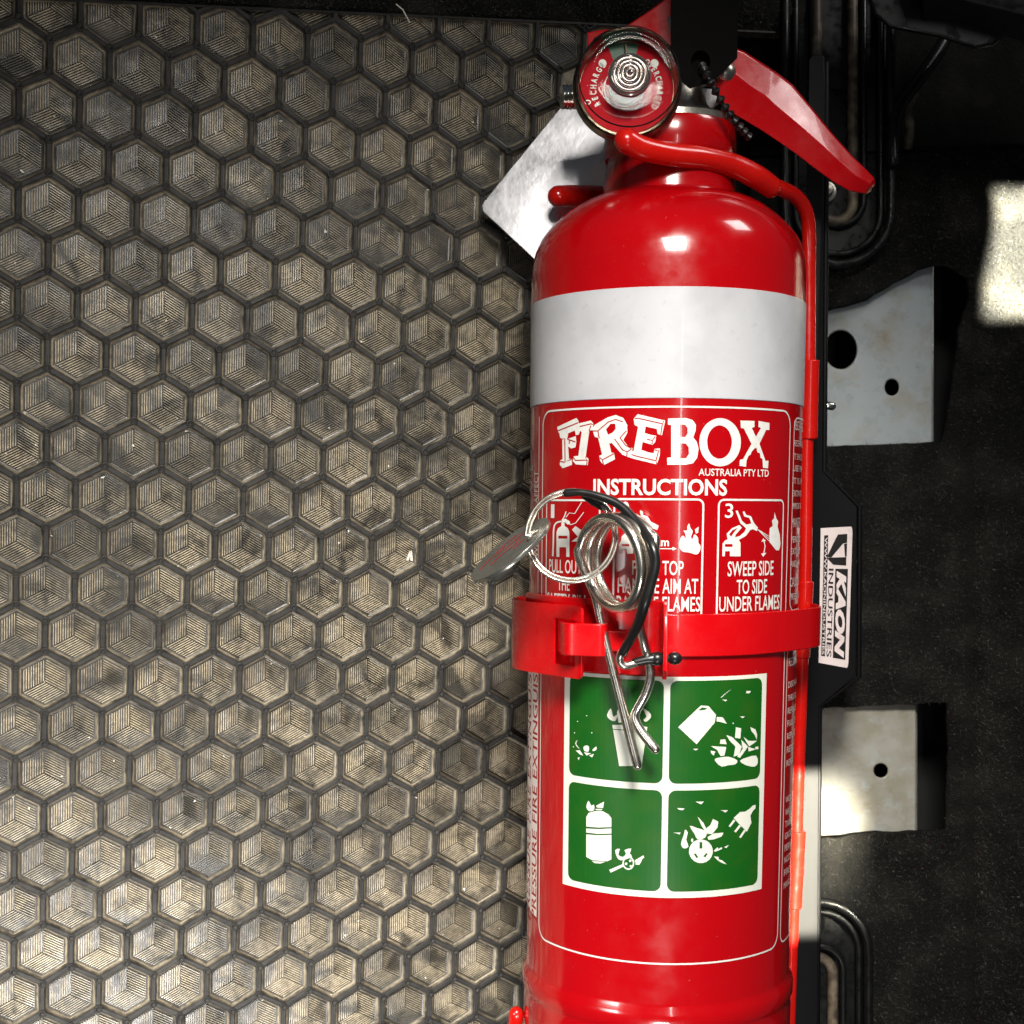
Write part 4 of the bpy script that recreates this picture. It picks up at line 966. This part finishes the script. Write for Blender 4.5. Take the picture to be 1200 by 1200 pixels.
# recess behind the top right
mb = MB(); loft(mb, [[P(880, 182, -226), P(880, 182, -330), P(880, -120, -330), P(880, -120, -322), P(880, 176, -322)], [P(1330, 168, -226), P(1330, 168, -330), P(1330, -120, -330), P(1330, -120, -322), P(1330, 162, -322)]])
rc_ = obj('recess_floor', mb, M['carpet'], weld=True); tag(rc_, 'dark recess floor above the carpet edge at the top right', None, None, 'structure')
tr = thing('seat_base_trim', 'black moulded seat trim with bevelled lower edge in the upper right corner', 'plastic trim', P(1150, 50, -90))
v, f = flat([[(x, -y) for x, y in cr([(1017, -60), (1017, 0), (1024, 18), (1042, 33), (1100, 44), (1142, 58), (1165, 54), (1180, 40), (1330, 60), (1330, -60)], 1, True)]], 14, 5, 3)
mb = MB(); mb.add([P(p.x, -p.y, -110+p.z) for p in v], f); obj('lower_cover', mb, M['blackplastic'], tr, smooth=40)
mb = MB(); loft(mb, [[P(1080, 24, -92), P(1080, -2, -70), P(1080, -40, -60), P(1080, -40, -94)], [P(1126, 2+24, -92), P(1128, 0, -66), P(1128, -40, -56), P(1126, -40, -94)], [P(1200, 52, -92), P(1203, 18, -64), P(1203, -40, -54), P(1200, -40, -94)], [P(1330, 96, -92), P(1330, 50, -62), P(1330, -40, -50), P(1330, -40, -94)]])
o = obj('upper_cover', mb, M['blackplastic'], tr, smooth=30, weld=True); bevel(o, 2.5, 3, 25)
cb = thing('black_hose', 'black hose curving up behind the seat rail end', 'hose', P(1040, 180, -215))
mb = MB(); tube(mb, cr([tuple(P(*q)) for q in [(1046, 190, -205), (1046, 160, -208), (1052, 128, -214), (1075, 95, -225), (1100, 60, -240), (1120, 20, -250)]], 6), 9, 14); obj('hose_tube', mb, M['blackplastic'], cb, smooth='all')
tb = thing('tan_cable', 'short dusty tan cable standing behind the black hose', 'cable', P(1063, 170, -240))
mb = MB(); tube(mb, cr([tuple(P(*q)) for q in [(1063, 178, -245), (1066, 150, -245), (1064, 128, -248), (1072, 112, -252)]], 6), 6.5, 12); obj('cable_tube', mb, M['tan'], tb, smooth='all')
# crumbs and grit on the mat
cr_ = MB()
for n_ in range(150):
    x, y = rng.uniform(0, 620), rng.uniform(30, 1200); a, b = mpix(x, y); r = rng.uniform(.5, 1.3)
    c = mp(a, b, ZF+2.6 if True else 0); vs = [c+MR*rng.normal(0, r)+MY*rng.normal(0, r)+MN*rng.uniform(0, r) for _ in range(5)]
    cr_.add(vs, [(0, 1, 2), (0, 2, 3), (0, 3, 4), (1, 2, 4), (0, 1, 4)])
a, b = mpix(482, 652)
for d1, d2, d3, d4 in ((-3, -6, 0, 7), (3, -6, 0, 7)):
    cr_.add([mp(a+d1-1.5, b+d2, ZF+2.2), mp(a+d1+1.5, b+d2, ZF+2.2), mp(a+d3+1.5, b+d4, ZF+6), mp(a+d3-1.5, b+d4, ZF+6)], [(0, 1, 2, 3)])
g_ = obj('grit', cr_, M['crumb'], None); tag(g_, 'pale crumbs and grit scattered over the rubber mat', None, None, 'stuff')
sw = thing('grass_stem', 'dry pale grass stem caught at the upper edge of the mat', 'grass stem', P(478, 28, -105))
a0 = mpix(462, 8); a1 = mpix(470, 14); a2 = mpix(479, 27)
mb = MB(); tube(mb, [mp(*a0, 9), mp(*a1, 8), mp(*a2, 3)], .8, 6); obj('stem', mb, M['crumb'], sw, smooth='all')
